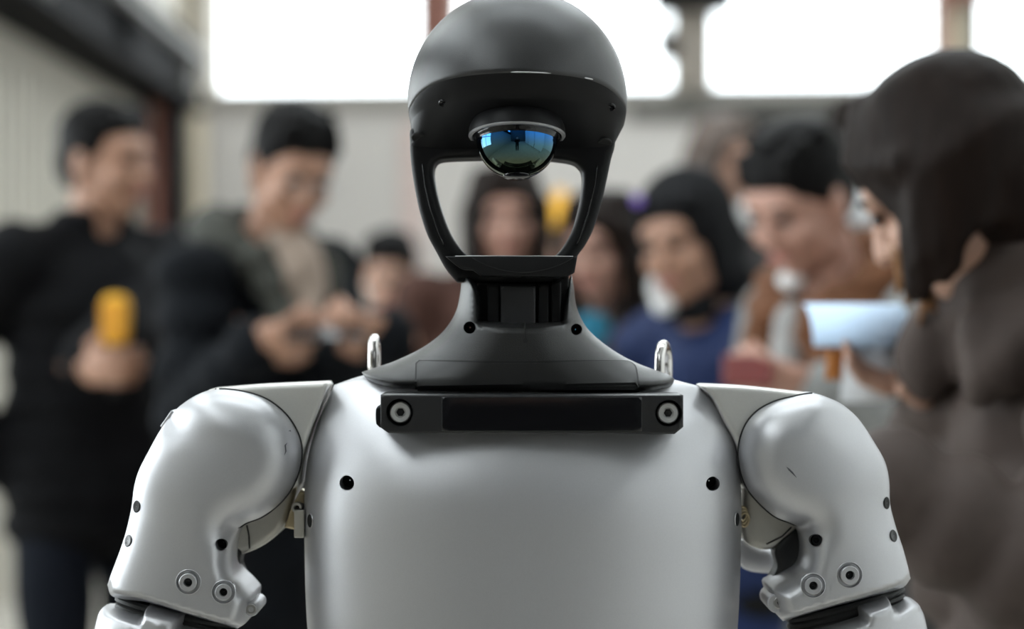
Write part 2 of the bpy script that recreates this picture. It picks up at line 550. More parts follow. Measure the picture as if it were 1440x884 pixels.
# right column: red flange, cream web, dark flange
c8 = empty('trim_8', WM @ Vector((U(1345), 0, 0))); struct(c8, 'steel column with red, cream and dark faces between windows', 'column')
Mi = Matrix.Translation(c8.location).inverted()
for nm, a, b_, mt in (('flange', 1314, 1330, 'steel_red'), ('web', 1330, 1358, 'steel_cream'), ('flange', 1358, 1376, 'steel_mid')):
    mb = MB(); mb.box((U(a), -.18 if nm == 'flange' else -.1, SILL-.1), (U(b_), .2, ZC), WM); mb.xf(Mi).build(nm, M[mt], c8, smooth=False, bevel=.006)
mb = MB(); mb.box((U(1310), -.22, Zw(1345, 8)), (U(1380), -.18, Zw(1345, -30)), WM); mb.xf(Mi).build('splice_plate', M['steel_red'], c8, smooth=False)
# left corner column with cream pipe
c9 = empty('trim_9', (-2.2, 13.5, 0)); struct(c9, 'dark red brown steel corner post at the end of the black beam', 'column')
mb = MB(); mb.box((-.09, -.2, 0), (-.01, .2, 2.69)); mb.build('flange', M['steel_red'], c9, smooth=False)
mb = MB(); mb.box((-.01, -.16, 0), (.09, .16, 2.69)); mb.build('web', M['steel_dark'], c9, smooth=False)
p0 = WM @ Vector((U(284), -.12, 0)); mb = MB(); mb.tube([p0, p0 + Vector((0, 0, SILL))], .05, 16)
struct(mb.build('trim_10', M['steel_cream']), 'cream vertical pipe beside the corner post', 'pipe')
trim(11, (U(236), -.06, SILL+.02), (U(268), .15, ZC), M['steel_cream'], 'cream steel window post in the hall corner', 'column')
trim(12, (U(270), -.1, SILL+.02), (U(303), .15, ZC), M['frame_w'], 'beige window jamb at the left end of the far wall', 'column')
# windows
def window(n, x0, x1, label):
    a, b_ = U(x0), U(x1)
    r = empty('window_%d' % n, WM @ Vector(((a+b_)/2, .1, SILL))); struct(r, label, 'window')
    Mi = Matrix.Translation(r.location).inverted()
    for nm, lo, hi in (('bottom_rail', (a, .05, SILL), (b_, .15, SILL+.025)), ('top_rail', (a, .05, 5.54), (b_, .15, 5.6)),
                       ('stile', (a, .05, SILL), (a+.02, .15, 5.6)), ('stile', (b_-.02, .05, SILL), (b_, .15, 5.6))):
        mb = MB(); mb.box(lo, hi, WM); mb.xf(Mi).build(nm, M['frame_w'], r, smooth=False)
    mb = MB(); mb.box((a+.02, .095, SILL+.025), (b_-.02, .105, 5.54), WM); mb.xf(Mi).build('pane', M['glass'], r, smooth=False)
    portal('far_window_portal', WM @ Vector(((a+b_)/2, .22, (SILL+5.6)/2)), (-PI/2, 0, -WA), b_-a, 5.6-SILL)
window(1, 303, 588, 'tall bright window between beige jamb and red column')
window(2, 640, 946, 'tall bright window behind the robot head')
window(3, 1000, 1314, 'tall bright window between concrete column and striped column')
window(4, 1376, 1600, 'tall bright window beyond the striped steel column')

# left wall with corrugation and high windows nearer the camera
mb = MB()
mb.box((XL-.2, YB, 0), (XL, YF+.6, LLZ[0])); mb.box((XL-.2, YB, LLZ[1]), (XL, YF+.6, LWZ[0])); mb.box((XL-.2, YB, LWZ[1]), (XL, YF+.6, ZC))
ys = [YB] + [v for a in LWIN for v in a] + [YF+.6]
for i in range(0, len(ys), 2): mb.box((XL-.2, ys[i], LWZ[0]), (XL, ys[i+1], LWZ[1]))
ys = [YB] + [v for a in LWL for v in a] + [YF+.6]
for i in range(0, len(ys), 2): mb.box((XL-.2, ys[i], LLZ[0]), (XL, ys[i+1], LLZ[1]))
wl = struct(mb.build('wall_left', M['wall_left'], smooth=False), 'cream corrugated side wall with high windows', 'wall')
y = 9.0
rib = MB(); rib.box((XL, 0, 0), (XL+.03, .10, 2.6)); rme = rib.mesh('wall_rib'); rme.materials.append(M['wall_left'])
while y < YF:
    o = bpy.data.objects.new('wall_rib', rme); COL.objects.link(o); o.parent = wl; o.location = (0, y, 0); y += .22
for y0, y1, z0, z1 in [a + LWZ for a in LWIN] + [a + LLZ for a in LWL]:
    mb = MB(); mb.box((XL-.1, y0, z0), (XL-.09, y1, z1)); mb.build('pane', M['glass'], wl, smooth=False)
    for q in np.linspace(y0, y1, 4):
        mb = MB(); mb.box((XL-.14, q-.03, z0), (XL-.02, q+.03, z1)); mb.build('mullion', M['frame_w'], wl, smooth=False)
    for q in (z0+.03, (z0+z1)/2, z1-.03):
        mb = MB(); mb.box((XL-.13, y0, q-.03), (XL-.03, y1, q+.03)); mb.build('transom', M['frame_w'], wl, smooth=False)
# right wall and rear wall
mb = MB(); mb.box((XR, YB, 0), (XR+.2, YF+.6, ZC)); struct(mb.build('wall_right', M['wall_white'], smooth=False), 'plain white side wall of the hall', 'wall')
mb = MB(); mb.box((XL-.2, YB-.2, 0), (XR+.2, YB, ZC)); struct(mb.build('wall_front', M['wall_dark'], smooth=False), 'dark wall behind the photographer', 'wall')
# white display boards standing behind the camera on the right (seen in the lidar dome)
for i in range(3):
    y0 = -3.6 + i * 1.7
    r = empty('display_board', (2.3 + .05*i, y0 + .8, 0)); setp(r, ['tall white exhibition board standing next to the dark rear wall', 'tall white exhibition board standing between two others', 'tall white exhibition board standing closest to the robot'][i], 'board', 'white exhibition boards')
    mb = MB(); mb.box((-.02, -.8, .15), (.02, .8, 3.4)); mb.build('panel', M['wall_white'], r, smooth=False, bevel=.005)
    for s in (-.6, .6):
        mb = MB(); mb.box((-.25, s-.03, 0), (.25, s+.03, .03)); mb.box((-.02, s-.03, .02), (.02, s+.03, .17)); mb.build('foot', M['steel_grey'], r, smooth=False)

# black crane-rail beam along the left wall
r = empty('crane_beam', (XL, 6.5, 2.69)); setp(r, 'long black steel crane beam running along the cream wall', 'beam')
for nm, lo, hi in (('web', (.02, -12, .05), (.30, 7.6, .40)), ('lower_flange', (0, -12, 0), (.36, 7.6, .05)), ('rail', (.05, -12, .40), (.32, 7.6, .46))):
    mb = MB(); mb.box(lo, hi); mb.build(nm, M['steel_dark'], r, smooth=False, bevel=.01)
for i in range(9):
    y = -10 + i * 2.1
    mb = MB(); mb.box((.28, y, .06), (.37, y+.14, .39)); mb.build('stiffener', M['steel_dark'] if i % 2 else M['steel_mid'], r, smooth=False)
mb = MB(); mb.tube([(.38, -12, .30), (.38, 7.4, .30)], .035, 12); mb.build('highlight_tube', M['steel_mid'], r)  # added tube, its lighter tone stands in for highlights on the beam

# ------------------------------------------------------------------ the robot
robot = empty('humanoid_robot', (0, 1.70, 0))
setp(robot, 'silver humanoid robot with black hollow head and mirrored blue sensor dome', 'robot')
def rp(o, parent=robot):
    o.parent = parent
    if parent is robot: o.matrix_parent_inverse = Matrix.Translation(robot.location).inverted()
    return o
NF = Vector((0, -1, 0))

# torso
T_OUT = [(509, 528, 't'), (560, 519), (650, 512), (735, 510), (820, 512), (900, 520), (949, 534), (981, 542, 'r!'), (1002, 562), (1017, 586), (1031, 616), (1039, 650),
         (1042, 684), (1042, 760), (1036, 890), (1020, 1010, 'b'), (985, 1060), (735, 1075), (490, 1060), (450, 1010, 'l'), (433, 890), (428, 760), (428.5, 682), (433, 643),
         (446, 595), (463, 556), (470, 541, 't!')]
tb = Pillow(T_OUT, 1.70, .105, .10, {'t': .12, 'r': .17, 'l': .17, 'b': .06}, bores=[(488, 679, 10.5), (1002, 680, 10)], grid=9, step=7,
            pw={'t': 2.3, 'l': 2.3, 'r': 2.3})
o = rp(tb.build('torso_shell', M['silver'], sharp=50))
for x, y, z, r in tb.bores:
    rp(cup('bolt_hole', Vector((x, y, z)), NF, r, .03, None))
# small side notches of the torso
for px, py in ((436.5, 732), (1036, 730)):
    p = tb.on(px, py); n = tb.normal(px, py)
    mb = MB(); mb.lathe([(.0052, -.003), (.0052, .0006), (.0044, .0009), (.0001, .0007)], frame_to(p, n), 24, cap=False)
    rp(mb.build('side_notch', M['hole'], None))
    mb = MB(); mb.lathe([(.0050, .0004), (.0058, .0010), (.0061, .0002)], frame_to(p, n), 24, cap=False)
    rp(mb.build('notch_rim', M['silver'], None))

# sensor bar
bar_y = 1.588
def slab(name, outline, Yf, Yb_, mt, R=.002, bores=(), grid=14, parent=robot):
    t = (Yb_-Yf)/2 - R*.6
    # outline pixels are those of the front face: convert to the mid-plane
    Ym = (Yf+Yb_)/2; s = Yf/Ym
    ol = [(720+(p[0]-720)*s, 442+(p[1]-442)*s) + tuple(p[2:]) for p in outline]
    pl = Pillow(ol, Ym, R*.6, R*.6, {'a': R}, bores=bores, t=t, grid=grid, step=6)
    o = pl.build(name, mt, None, 30)
    rp(o, parent)
    return pl, o
pl, bar = slab('sensor_bar', [(535, 555, '!'), (961, 555.5, '!'), (961, 600, '!'), (949, 610, '!'), (546, 608.5, '!'), (535, 601, '!')], bar_y, 1.655, M['black_bar'], .0016,
               bores=[(561.5, 580, 19.5), (940.5, 581, 19)])
for (x, y, z, r), dz in zip(pl.bores, (0, 0)):
    rp(cup('screw_recess', Vector((x, y, z)), NF, r, .022, None))
    rp(disc_screw('cap_screw', Vector((x + (.0005 if x < 0 else .0), y+.009, z)), NF, .0080, None, M['nickel'], .004))
slab('bar_window', [(621, 558, '!'), (903, 558, '!'), (903, 606, '!'), (621, 606, '!')], bar_y-.0006, bar_y+.004, M['black_gloss'], .0006)
slab('bar_backplate', [(528.5, 575), (531, 571, '!'), (960, 566, '!'), (960, 598, '!'), (534, 601), (529, 596)], bar_y+.014, 1.648, M['black'], .0016)

# collar cowl around the neck
C_OUT = [(650, 380.5, '!'), (660.5, 384, 'i'), (671, 398), (676, 416), (677, 449.5, '!'), (740, 453), (788, 450, '!'), (791.5, 420), (797, 400), (804, 386, 'a!'),
         (807, 404), (810, 428), (817, 447), (828, 464), (848, 482), (870, 497), (892, 508.5), (913, 517), (942, 527.5), (948.5, 533, 'b!'), (944, 541), (924, 548), (899, 551),
         (735, 552), (585, 548), (559, 547), (534, 541), (516, 532), (508.5, 523, 'a!'), (531, 515.5), (552, 508.5), (585, 493.5), (610, 477.5), (628, 460), (641, 438), (647, 413), (649, 392)]
cb = Pillow(C_OUT, 1.69, .066, .06, {'a': .045, 'b': .009, 'i': .005}, bores=[(660.5, 460.5, 8.6), (810.5, 463, 8)], grid=4, step=4)
o = rp(cb.build('collar_cowl', M['collar'], sharp=60))
for x, y, z, r in cb.bores:
    rp(cup('bolt_hole', Vector((x, y, z)), NF, r, .02, None))
# front panel of the collar follows the cowl surface, a hair proud of its seam
def skin_patch(name, pil, outline, lift, mt, grid=5, step=4, thick=.003):
    o, c = spline(outline, step)
    lo = o.min(0); hi = o.max(0)
    gx, gy = np.meshgrid(np.arange(lo[0], hi[0], grid), np.arange(lo[1], hi[1], grid))
    G = np.stack([gx.ravel(), gy.ravel()], 1); G = G[inside(G, o)]
    G = G[segdist(G, o, np.roll(o, -1, 0)) > grid*.5]
    A = np.concatenate([o, G]); n = len(o)
    vo, eo, fo, ov, oe, of = delaunay_2d_cdt([Vector(p) for p in A], [(i, (i+1) % n) for i in range(n)], [], 1, 1e-5)
    Q = np.array([(p.x, p.y) for p in vo])
    C = pil.on_many(Q); nn = np.cross(pil.on_many(Q+[2, 0])-pil.on_many(Q-[2, 0]), pil.on_many(Q-[0, 2])-pil.on_many(Q+[0, 2]))
    nn /= np.linalg.norm(nn, axis=1)[:, None] + 1e-15; nn *= -np.sign(nn[:, 1:2])
    top = [tuple(p) for p in C + nn*lift]; bot = [tuple(p) for p in C - nn*thick]
    N = len(vo)
    faces = [tuple(f) for f in fo] + [tuple(i+N for i in f[::-1]) for f in fo]
    cnt = {}
    for f in fo:
        for i in range(3):
            e = (f[i], f[(i+1) % 3]); k = tuple(sorted(e)); cnt.setdefault(k, []).append(e)
    for k, es in cnt.items():
        if len(es) == 1:
            a, b_ = es[0]; faces.append((b_, a, a+N, b_+N))
    mb = MB(); mb.v = [tuple(p) for p in top+bot]; mb.f = faces
    return rp(mb.build(name, mt, None, sharp=40))
skin_patch('collar_seam', cb, [(584, 549, '!'), (585, 512, '!'), (590, 507.5, '!'), (878, 508), (892, 514), (896, 525), (899, 551, '!'), (735, 552.5)], .0012, M['hole'])
skin_patch('collar_panel', cb, [(587.5, 548, '!'), (588, 514), (593, 510, '!'), (735, 510.3), (877, 510), (889, 515), (893, 526), (896.5, 550, '!'), (735, 551.5)], .0022, mat('charcoal_panel', (.019, .019, .019), .38, .2, noise=.15, nscale=1300, bump=.06, bscale=1500))
skin_patch('collar_slot', cb, [(737, 455, '!'), (739, 455, '!'), (740.2, 474), (742.5, 479), (739, 482.5), (735.5, 479), (737.8, 474)], .0008, M['hole'], grid=3, step=2, thick=.001)

# neck block inside the collar
def rbox(name, x0, y0, x1, y1, Yf, Yb_, mt, R=.0015, parent=robot):
    return slab(name, [(x0, y0, '!'), (x1, y0, '!'), (x1, y1, '!'), (x0, y1, '!')], Yf, Yb_, mt, R, grid=20, parent=parent)[1]
rbox('neck_core', 672, 386, 800, 470, 1.668, 1.72, M['black'])
rbox('neck_motor', 704, 402, 753, 466, 1.655, 1.70, mat('neck_motor_black', (.016, .016, .018), .5))
rbox('neck_rib', 685, 400, 702, 462, 1.659, 1.70, M['black'])
rbox('neck_rib', 757, 400, 772, 462, 1.659, 1.70, M['black'])
rbox('neck_rib', 776, 396, 789, 462, 1.656, 1.70, M['black_frame'])

# head dome: a round shell cut by a plane that rises to the front
HC = P(727.5, 141, 1.685); HR = 154.0 / F * 1.685
def rim_z(y, x=0.0):
    return CH + .1700 - .14 * (y - 1.685) - .013 * min(1.0, abs((x - HC.x) / HR))**7
mb = MB(); NT, NP = 120, 30; V = []; Fc = []
sy = 1.04
for j in range(NP + 1):
    for k in range(NT):
        a = 2*PI*k/NT
        dx, dy = math.cos(a), math.sin(a)
        # bottom angle where the shell meets the cut plane
        lo_, hi_ = 0.0, PI*.62
        for _ in range(24):
            md = (lo_+hi_)/2
            z = HC.z + HR*math.cos(md); y = HC.y + HR*sy*math.sin(md)*dy
            if z > rim_z(y, HC.x + HR*math.sin(md)*dx): lo_ = md
            else: hi_ = md
        ph = lo_ * j / NP
        rr = math.sin(ph)
        V.append((HC.x + HR*rr*dx, HC.y + HR*sy*rr*dy, HC.z + HR*math.cos(ph)))
for j in range(NP):
    for k in range(NT):
        k2 = (k+1) % NT
        Fc.append((j*NT+k, (j+1)*NT+k, (j+1)*NT+k2, j*NT+k2))
rim = [Vector(V[NP*NT+k]) for k in range(NT)]
mb.add(V, Fc)
bmr = mb.mesh(); bm = bmesh.new(); bm.from_mesh(bmr); bmesh.ops.remove_doubles(bm, verts=bm.verts, dist=1e-6); bm.to_mesh(bmr); bm.free()
o = rp(link('head_shell', bmr, M['shell_black'], None))
sd = o.modifiers.new('thickness', 'SOLIDIFY'); sd.thickness = .002; sd.offset = -1
# worn edge on the rim
def rim_at(px, Yg=1.60):
    best = min(rim, key=lambda p: abs(720 + p.x/p.y*F - px) + (100 if p.y > HC.y else 0)); return best
for x0, x1 in ((718, 775), (822, 834)):
    pts = []
    for px in np.linspace(x0, x1, 8):
        a = math.acos(max(-1, min(1, ((px-720)/F*1.60 - HC.x)/HR/1.0)))
        y = HC.y - HR*sy*math.sin(a)*.998
        pts.append(Vector(((px-720)/F*y, y-.0002, rim_z(y)+.0004)))
    mb = MB(); mb.tube(pts, [.0001]+[.0005]*6+[.0001], 6); rp(mb.build('worn_edge', M['worn'], None))

# face plate: chamfer band under the rim, then the sloping underside down to the frame
half = [k for k in range(NT+1) if PI <= 2*PI*k/NT <= 2*PI]          # front half, left to right
c0 = [rim[k % NT] for k in half]; n0 = len(c0)
rows = []
def lerp(a, b_, t): return a + (b_-a)*t
low = []; band = []
for i, p in enumerate(c0):
    u = i/(n0-1); sx = (p.x-HC.x)/HR
    fr = math.sqrt(max(0, 1-sx*sx))
    band.append(Vector((HC.x + (p.x-HC.x)*.985, p.y + .004 + .006*fr, p.z - .005 - .013*fr)))
    low.append(P(720.5 + sx*143.5, 209 - 4*sx**4, 1.662))
rows.append(c0)
rows.append([lerp(a, b_, .5) + Vector((0, -.0012, -.0002)) for a, b_ in zip(c0, band)])
rows.append(band)
for t in (.05, .15, .3, .5, .7, .88, 1.0):
    rows.append([lerp(a, b_, t) for a, b_ in zip(band, low)])
back = [Vector((p.x, 1.70, p.z + .004)) for p in low]; rows.append(back)
rows.append([Vector((HC.x + (p.x-HC.x)*.96, 2*HC.y - p.y - .004, rim_z(2*HC.y-p.y, p.x)+.001)) for p in c0])
V = [q for r in rows for q in r]; Fc = []
for j in range(len(rows)-1):
    for i in range(n0-1): Fc.append((j*n0+i, j*n0+i+1, (j+1)*n0+i+1, (j+1)*n0+i))
mb = MB(); mb.add(V, Fc); rp(mb.build('face_plate', M['black_frame'], None, sharp=28))
def face_pt(px, py):
    """point on the underside slope seen at a pixel"""
    return min((lerp(a, b_, t) for t in np.linspace(0, 1, 30) for a, b_ in zip(band, low)),
               key=lambda q: (720+q.x/q.y*F-px)**2 + (442-(q.z-CH)/q.y*F-py)**2)
for px, py, r in ((621, 145.5, 6), (856, 151, 7), (590, 193, 9.5), (849, 200, 9.5)):
    q = face_pt(px, py); n = Vector((0, -.55, -.83))
    rr = r/F*q.y
    mb = MB(); mb.lathe([(rr*1.08, -.001), (rr*1.08, .0005), (rr*.9, .0007), (rr*.8, .0005), (.0002, .0004)], frame_to(q, n), 20, cap=False)
    rp(mb.build('face_screw', M['black_gloss'] if r < 9 else M['hole'], None))

# head frame: two struts and the hollow between
FR = [(600, 180, '!'), (580, 183), (578, 205), (578.5, 221), (583, 257), (591, 297), (602, 331), (614, 354), (628, 379), (643, 397, '!'), (690, 400, '!'), (780, 400, '!'), (800, 385, '!'), (811, 361), (821, 347), (832.5, 325),
      (843.5, 291), (851.5, 257), (858.5, 224), (863, 208), (862, 185), (840, 180, '!')]
HOLE = [(611, 240), (614, 231), (622, 227), (673, 224.5, '!'), (727, 223, '!'), (778, 226, '!'), (806, 231), (816, 240), (818.5, 252), (817, 272), (812.5, 297), (803, 328), (790, 350), (780, 360.5, '!'),
        (658, 360, '!'), (648, 350), (635, 330), (624, 303), (615.5, 274), (611, 250)]
hf_ = Pillow(FR, 1.685, .006, .006, {'a': .006}, holes=[HOLE], t=.016, grid=6, step=4)
rp(hf_.build('head_frame', M['black_frame'], None, 50))
# inner lip line of each strut
for pts in ([(594, 230), (598, 262), (606, 297), (616, 328), (628, 352)], [(840, 232), (836, 262), (828, 297), (818, 328), (808, 350)]):
    mb = MB(); sp = []
    for i in range(len(pts)-1):
        for q in range(4):
            u = q/4; sp.append(hf_.on(pts[i][0]*(1-u)+pts[i+1][0]*u, pts[i][1]*(1-u)+pts[i+1][1]*u))
    mb.tube(sp, .0007, 8); rp(mb.build('strut_seam', M['black_gloss'], None))
# chin block
pl, chin = slab('chin_block', [(626, 360, '!'), (812, 360.5, '!'), (808, 383, '!'), (796, 389.5, '!'), (676, 387.5, '!'), (664, 379, '!'), (648, 377)], 1.628, 1.70, M['black'], .0018)
pts = [P(x, 362 + 21*math.sin(PI*u)**.8, 1.6272) for u, x in ((i/24, 664+(806-664)*i/24) for i in range(25))]
mb = MB(); mb.tube(pts, .00035, 6); rp(mb.build('chin_seam', M['hole'], None))
mb = MB(); mb.tube([P(640, 360, 1.6285), P(700, 359.5, 1.6285), P(760, 359.8, 1.6285), P(806, 360.3, 1.6285)], .0003, 6); rp(mb.build('chin_edge_glint', M['worn'], None))  # pale line paints the bright glint of the chin's top edge

# lidar: base ring and mirrored dome, tilted forward
LP_ = P(727, 189, 1.645); ax = Vector((0, -.20, -.98)).normalized(); Lm = frame_to(LP_, ax)
lid = rp(empty('lidar_sensor'))
def lp(o): o.parent = lid; return o
mb = MB(); mb.lathe([(.033, -.016), (.0372, -.010), (.0378, .0006), (.0345, .0010)], Lm, 56, cap=False); lp(mb.build('base_housing', M['black_frame'], None, sharp=40))
mb = MB(); mb.lathe([(.0376, .0000), (.0379, .0010), (.0372, .0022), (.0352, .0024), (.0347, .0012)], Lm, 56, cap=False); lp(mb.build('base_ring', M['ring'], None, sharp=40))
mb = MB(); mb.lathe([(.0335, -.006), (.0335, .0024), (.0322, .0040), (.0318, .006)], Lm, 56, cap=False); lp(mb.build('dome_gasket', M['black_gloss'], None, sharp=50))
R_ = .0316; prof = []
for i in range(25):
    q = -.12 + (PI/2 - .33 + .12) * i/24
    prof.append((R_*math.cos(q), .0042 + R_*math.sin(q)*.98))
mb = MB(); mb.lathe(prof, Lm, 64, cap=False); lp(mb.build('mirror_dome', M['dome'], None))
rl, hl = prof[-1]
mb = MB(); mb.lathe([(rl+.0006, hl-.0012), (rl+.0004, hl+.0006), (rl*.8, hl+.0016), (.0003, hl+.0018)], Lm, 40, cap=False); lp(mb.build('dome_tip', M['black_gloss'], None, sharp=50))

# lifting eyes on the shoulders
def eye_bolt(x0, x1, yt, yb, Y, dep, r):
    a = P(x0, yb, Y); b_ = P(x1, yb, Y+dep); top = P((x0+x1)/2, yt, Y+dep/2)
    h = top.z - a.z - r; c = (a+b_)/2; d = (b_-a)/2; rad = d.length
    pts = [a - Vector((0, 0, .03)), a + Vector((0, 0, h-rad))]
    for i in range(1, 12):
        q = PI*i/12
        pts.append(c - d*math.cos(q) + Vector((0, 0, h-rad + rad*math.sin(q))))
    pts += [b_ + Vector((0, 0, h-rad)), b_ - Vector((0, 0, .03))]
    mb = MB(); mb.tube(pts, r, 16); return rp(mb.build('lifting_eye', M['chrome'], None))
eye_bolt(524.5, 528.5, 468.5, 520, 1.735, .030, .0043)
eye_bolt(928, 938.5, 477, 524, 1.725, .030, .0043)

# ---- arms
def boss(pil, px, py, r, lift=.003):
    p = pil.on(px, py); n = (pil.normal(px, py) + NF*1.5).normalized(); rr = r/F*p.y
    Mx = frame_to(p, n); e = rp(empty('boss'))
    mb = MB(); mb.lathe([(rr*1.22, .0005), (rr*1.16, .0008), (rr*1.10, .0002), (rr*1.06, -.0025), (rr*.7, -.003)], Mx, 32, cap=False); mb.build('counterbore', M['silver'], e, sharp=50)
    mb = MB(); mb.lathe([(rr*.84, -.006), (rr*.84, lift*.85), (rr*.78, lift), (rr*.42, lift), (rr*.39, lift-.001), (rr*.39, -.002)], Mx, 32, cap=False); mb.build('boss_ring', M['silver'], e, sharp=40)
    mb = MB(); mb.lathe([(rr*.395, lift-.0015), (rr*.39, lift-.006), (.0002, lift-.006)], Mx, 24, cap=False); mb.build('boss_bore', M['hole'], e)
    return e
def side_screw(pil, px, py, r, mt=None):
    p = pil.on(px, py); n = pil.normal(px, py); rr = r/F*p.y
    mb = MB(); mb.lathe([(rr*1.1, -.003), (rr*1.1, .0002), (rr*.9, .0006), (rr*.75, .0004), (.0002, .0003)], frame_to(p, n), 20, cap=False)
    return rp(mb.build('side_screw', mt or M['hole'], None, sharp=50))
def scuff(pil, pts, r, mt):
    mb = MB(); q = [pil.on(x, y, .0001) for x, y in pts]; mb.tube(q, [.0001]+[r]*(len(q)-2)+[.0001], 6); return rp(mb.build('scuff', mt, None))

AY = 1.69
# left of the picture
A_OUT = [(304.5, 547, 'c'), (281, 553), (255, 569), (239, 585, 'a'), (226, 604), (209, 635), (196, 661), (189.5, 684), (185, 717), (174, 760), (151, 822, 'b!'), (158, 838), (207, 846.5), (272, 866), (334, 883.5, 'd!'),
         (348, 873), (354, 858), (359.5, 833, '!'), (346, 818), (333, 805), (327.5, 787), (330, 760), (336, 742, 'c!'), (346, 735), (367.5, 726.5), (389, 711.5), (407, 691), (419, 667), (424.5, 639), (422, 617),
         (411, 594), (396, 576), (372, 559.5), (341, 550)]
RR = {'a': .072, 'b': .007, 'c': .032, 'd': .013}
PW = {'b': 1.0, 'c': 2.2, 'a': 2.3, 'd': 2.2}
def cap_bulge(cx, cy):
    c = np.array([(cx-720)*AY/F, (442-cy)*AY/F])
    def f(V):
        d = np.sqrt(((V-c)**2).sum(1)) / (105/F*AY)
        return .93 + .07*np.clip(1 - d*d*.6, 0, 1)
    return f
al = Pillow(A_OUT, AY, .036, .03, RR, pw=PW, t=.018, Yt=AY-.018, bores=[(309.5, 766, 8.5), (265, 818, 16.5), (314.5, 832, 15.5)], grid=5, step=4, bulge=cap_bulge(323, 640))
rp(al.build('upper_arm', M['silver'], None, 60))
for x, y, z, r in al.bores[:1]: rp(cup('bolt_hole', Vector((x, y, z)), NF, r, .02, None))
boss(al, 265, 818, 15); boss(al, 314.5, 832, 14)
mb = MB(); mb.lathe([(.0056, -.05), (.0056, .0), (.0048, .001), (.0004, .001)], frame_to(P(354, 856, 1.652), NF), 28); rp(mb.build('hinge_pin', M['silver'], None, sharp=40))
rp(disc_screw('cap_screw', P(353.5, 856, 1.6515), NF, .0040, None, M['steel'], .0015))
side_screw(al, 192, 712, 8); side_screw(al, 180, 760, 8, M['black_gloss'])
scuff(al, [(400, 640), (402, 634), (401, 626), (404, 622)], .0006, M['mark']); scuff(al, [(406, 606), (408, 605), (409, 607)], .0005, M['mark'])
mb = MB(); q = al.on(237, 590); mb.box((-.002, -.02, -.008), (.003, .004, .008), Matrix.Translation(q+Vector((-.001, .022, 0))) @ Matrix.Rotation(.6, 4, 'Y')); rp(mb.build('edge_clip', M['silver'], None, bevel=.001))
# right of the picture
B_OUT = [(1142, 553, 'c'), (1108, 559), (1086, 565.5), (1064, 578), (1049, 595.5), (1040.5, 617), (1038, 639), (1042, 665), (1051, 687), (1068.5, 708), (1090, 726), (1112, 735), (1124, 741, 'd!'), (1129, 757), (1130.5, 778),
         (1125, 797), (1108, 808.5), (1079, 823.5, '!'), (1085, 843), (1090, 860), (1101, 873, 'b!'), (1155, 857), (1220.5, 840), (1270.5, 825), (1280.5, 813, 'a!'), (1269, 770), (1260, 743), (1251, 708), (1249.5, 674),
         (1243.5, 648), (1229, 621.6), (1207.5, 589, 'c'), (1186, 569.5), (1164, 558.6)]
ar = Pillow(B_OUT, AY, .036, .03, RR, pw=PW, t=.018, Yt=AY-.018, bores=[(1149, 760, 9), (1143.5, 823, 16), (1194.5, 808, 17)], grid=5, step=4, bulge=cap_bulge(1142, 640))
rp(ar.build('upper_arm', M['silver'], None, 60))
for x, y, z, r in ar.bores[:1]:
    rp(cup('bolt_hole', Vector((x, y, z)), NF, r, .012, None)); rp(disc_screw('cap_screw', Vector((x, y+.007, z)), NF, r*.8, None, M['black_gloss'], .003))
boss(ar, 1143.5, 823, 14.5); boss(ar, 1194.5, 808, 15.5)
mb = MB(); mb.lathe([(.0075, -.05), (.0075, .0), (.0066, .001), (.0004, .001)], frame_to(P(1092, 848, 1.653), NF), 28); rp(mb.build('hinge_pin', M['silver'], None, sharp=40))
rp(disc_screw('cap_screw', P(1096, 847, 1.6515), NF, .0048, None, M['steel'], .0018))
side_screw(ar, 1247, 707, 8); side_screw(ar, 1256.5, 753, 8, M['black_gloss'])
scuff(ar, [(1106, 656), (1110, 660), (1114, 664), (1120, 671)], .0007, M['mark'])

# dark parting line round each shoulder cap
for pil, x0, x1 in ((al, 336, 430), (ar, 1030, 1125)):
    sg = [q for q in pil.segs['c'][0] if (q[0] > (304-720)/F*AY if pil is al else q[0] < (1143-720)/F*AY)]; mb = MB()
    mb.tube([Vector((q[0], AY-.0195, CH+q[1])) for q in sg], .0010, 8); rp(mb.build('cap_seam', M['hole'], None))
# shoulder brackets, joint drums
def plate(name, outline, Y0, t, R, mt, grid=7):
    pl = Pillow(outline, Y0, R*.7, R*.7, {'a': R}, t=t, grid=grid, step=5); rp(pl.build(name, mt, None, 45)); return pl
plate('shoulder_bracket', [(300, 546, '!'), (363, 541), (424, 538), (462, 536.5, '!'), (464.5, 541), (456, 565), (441, 604), (430, 640), (424, 680, '!'), (380, 700, '!'), (300, 650, '!')], 1.70, .026, .004, M['silver_in'])
plate('shoulder_bracket', [(982.5, 542), (990, 540, '!'), (1047, 543), (1146, 553.5, '!'), (1150, 640, '!'), (1080, 700, '!'), (1042, 680, '!'), (1038, 652), (1028, 617), (1014, 591), (997, 556)], 1.70, .026, .004, M['silver_in'])
plate('joint_drum', [(300, 700), (320, 765), (335, 774), (354, 771), (380, 758.5), (402, 739), (415, 710), (424, 670), (415, 630), (340, 620)], 1.735, .028, .006, M['silver_dull'])
plate('joint_drum', [(1041, 690), (1041, 752), (1064, 766.5), (1086, 763.5), (1105, 750), (1116, 735), (1110, 650), (1050, 640)], 1.735, .028, .006, M['silver_dull'])
for pts in ([(347, 738), (350, 752), (351, 771)], [(1113, 741), (1100, 754), (1078, 765)]):
    mb = MB(); mb.tube([P(x, y, 1.7018) for x, y in pts], .0006, 6); rp(mb.build('drum_seam', M['hole'], None))
plate('joint_block', [(402, 739, '!'), (412, 712, '!'), (424, 688, '!'), (431, 690, '!'), (431, 746, '!'), (420, 743, '!')], 1.70, .012, .002, M['brass'])
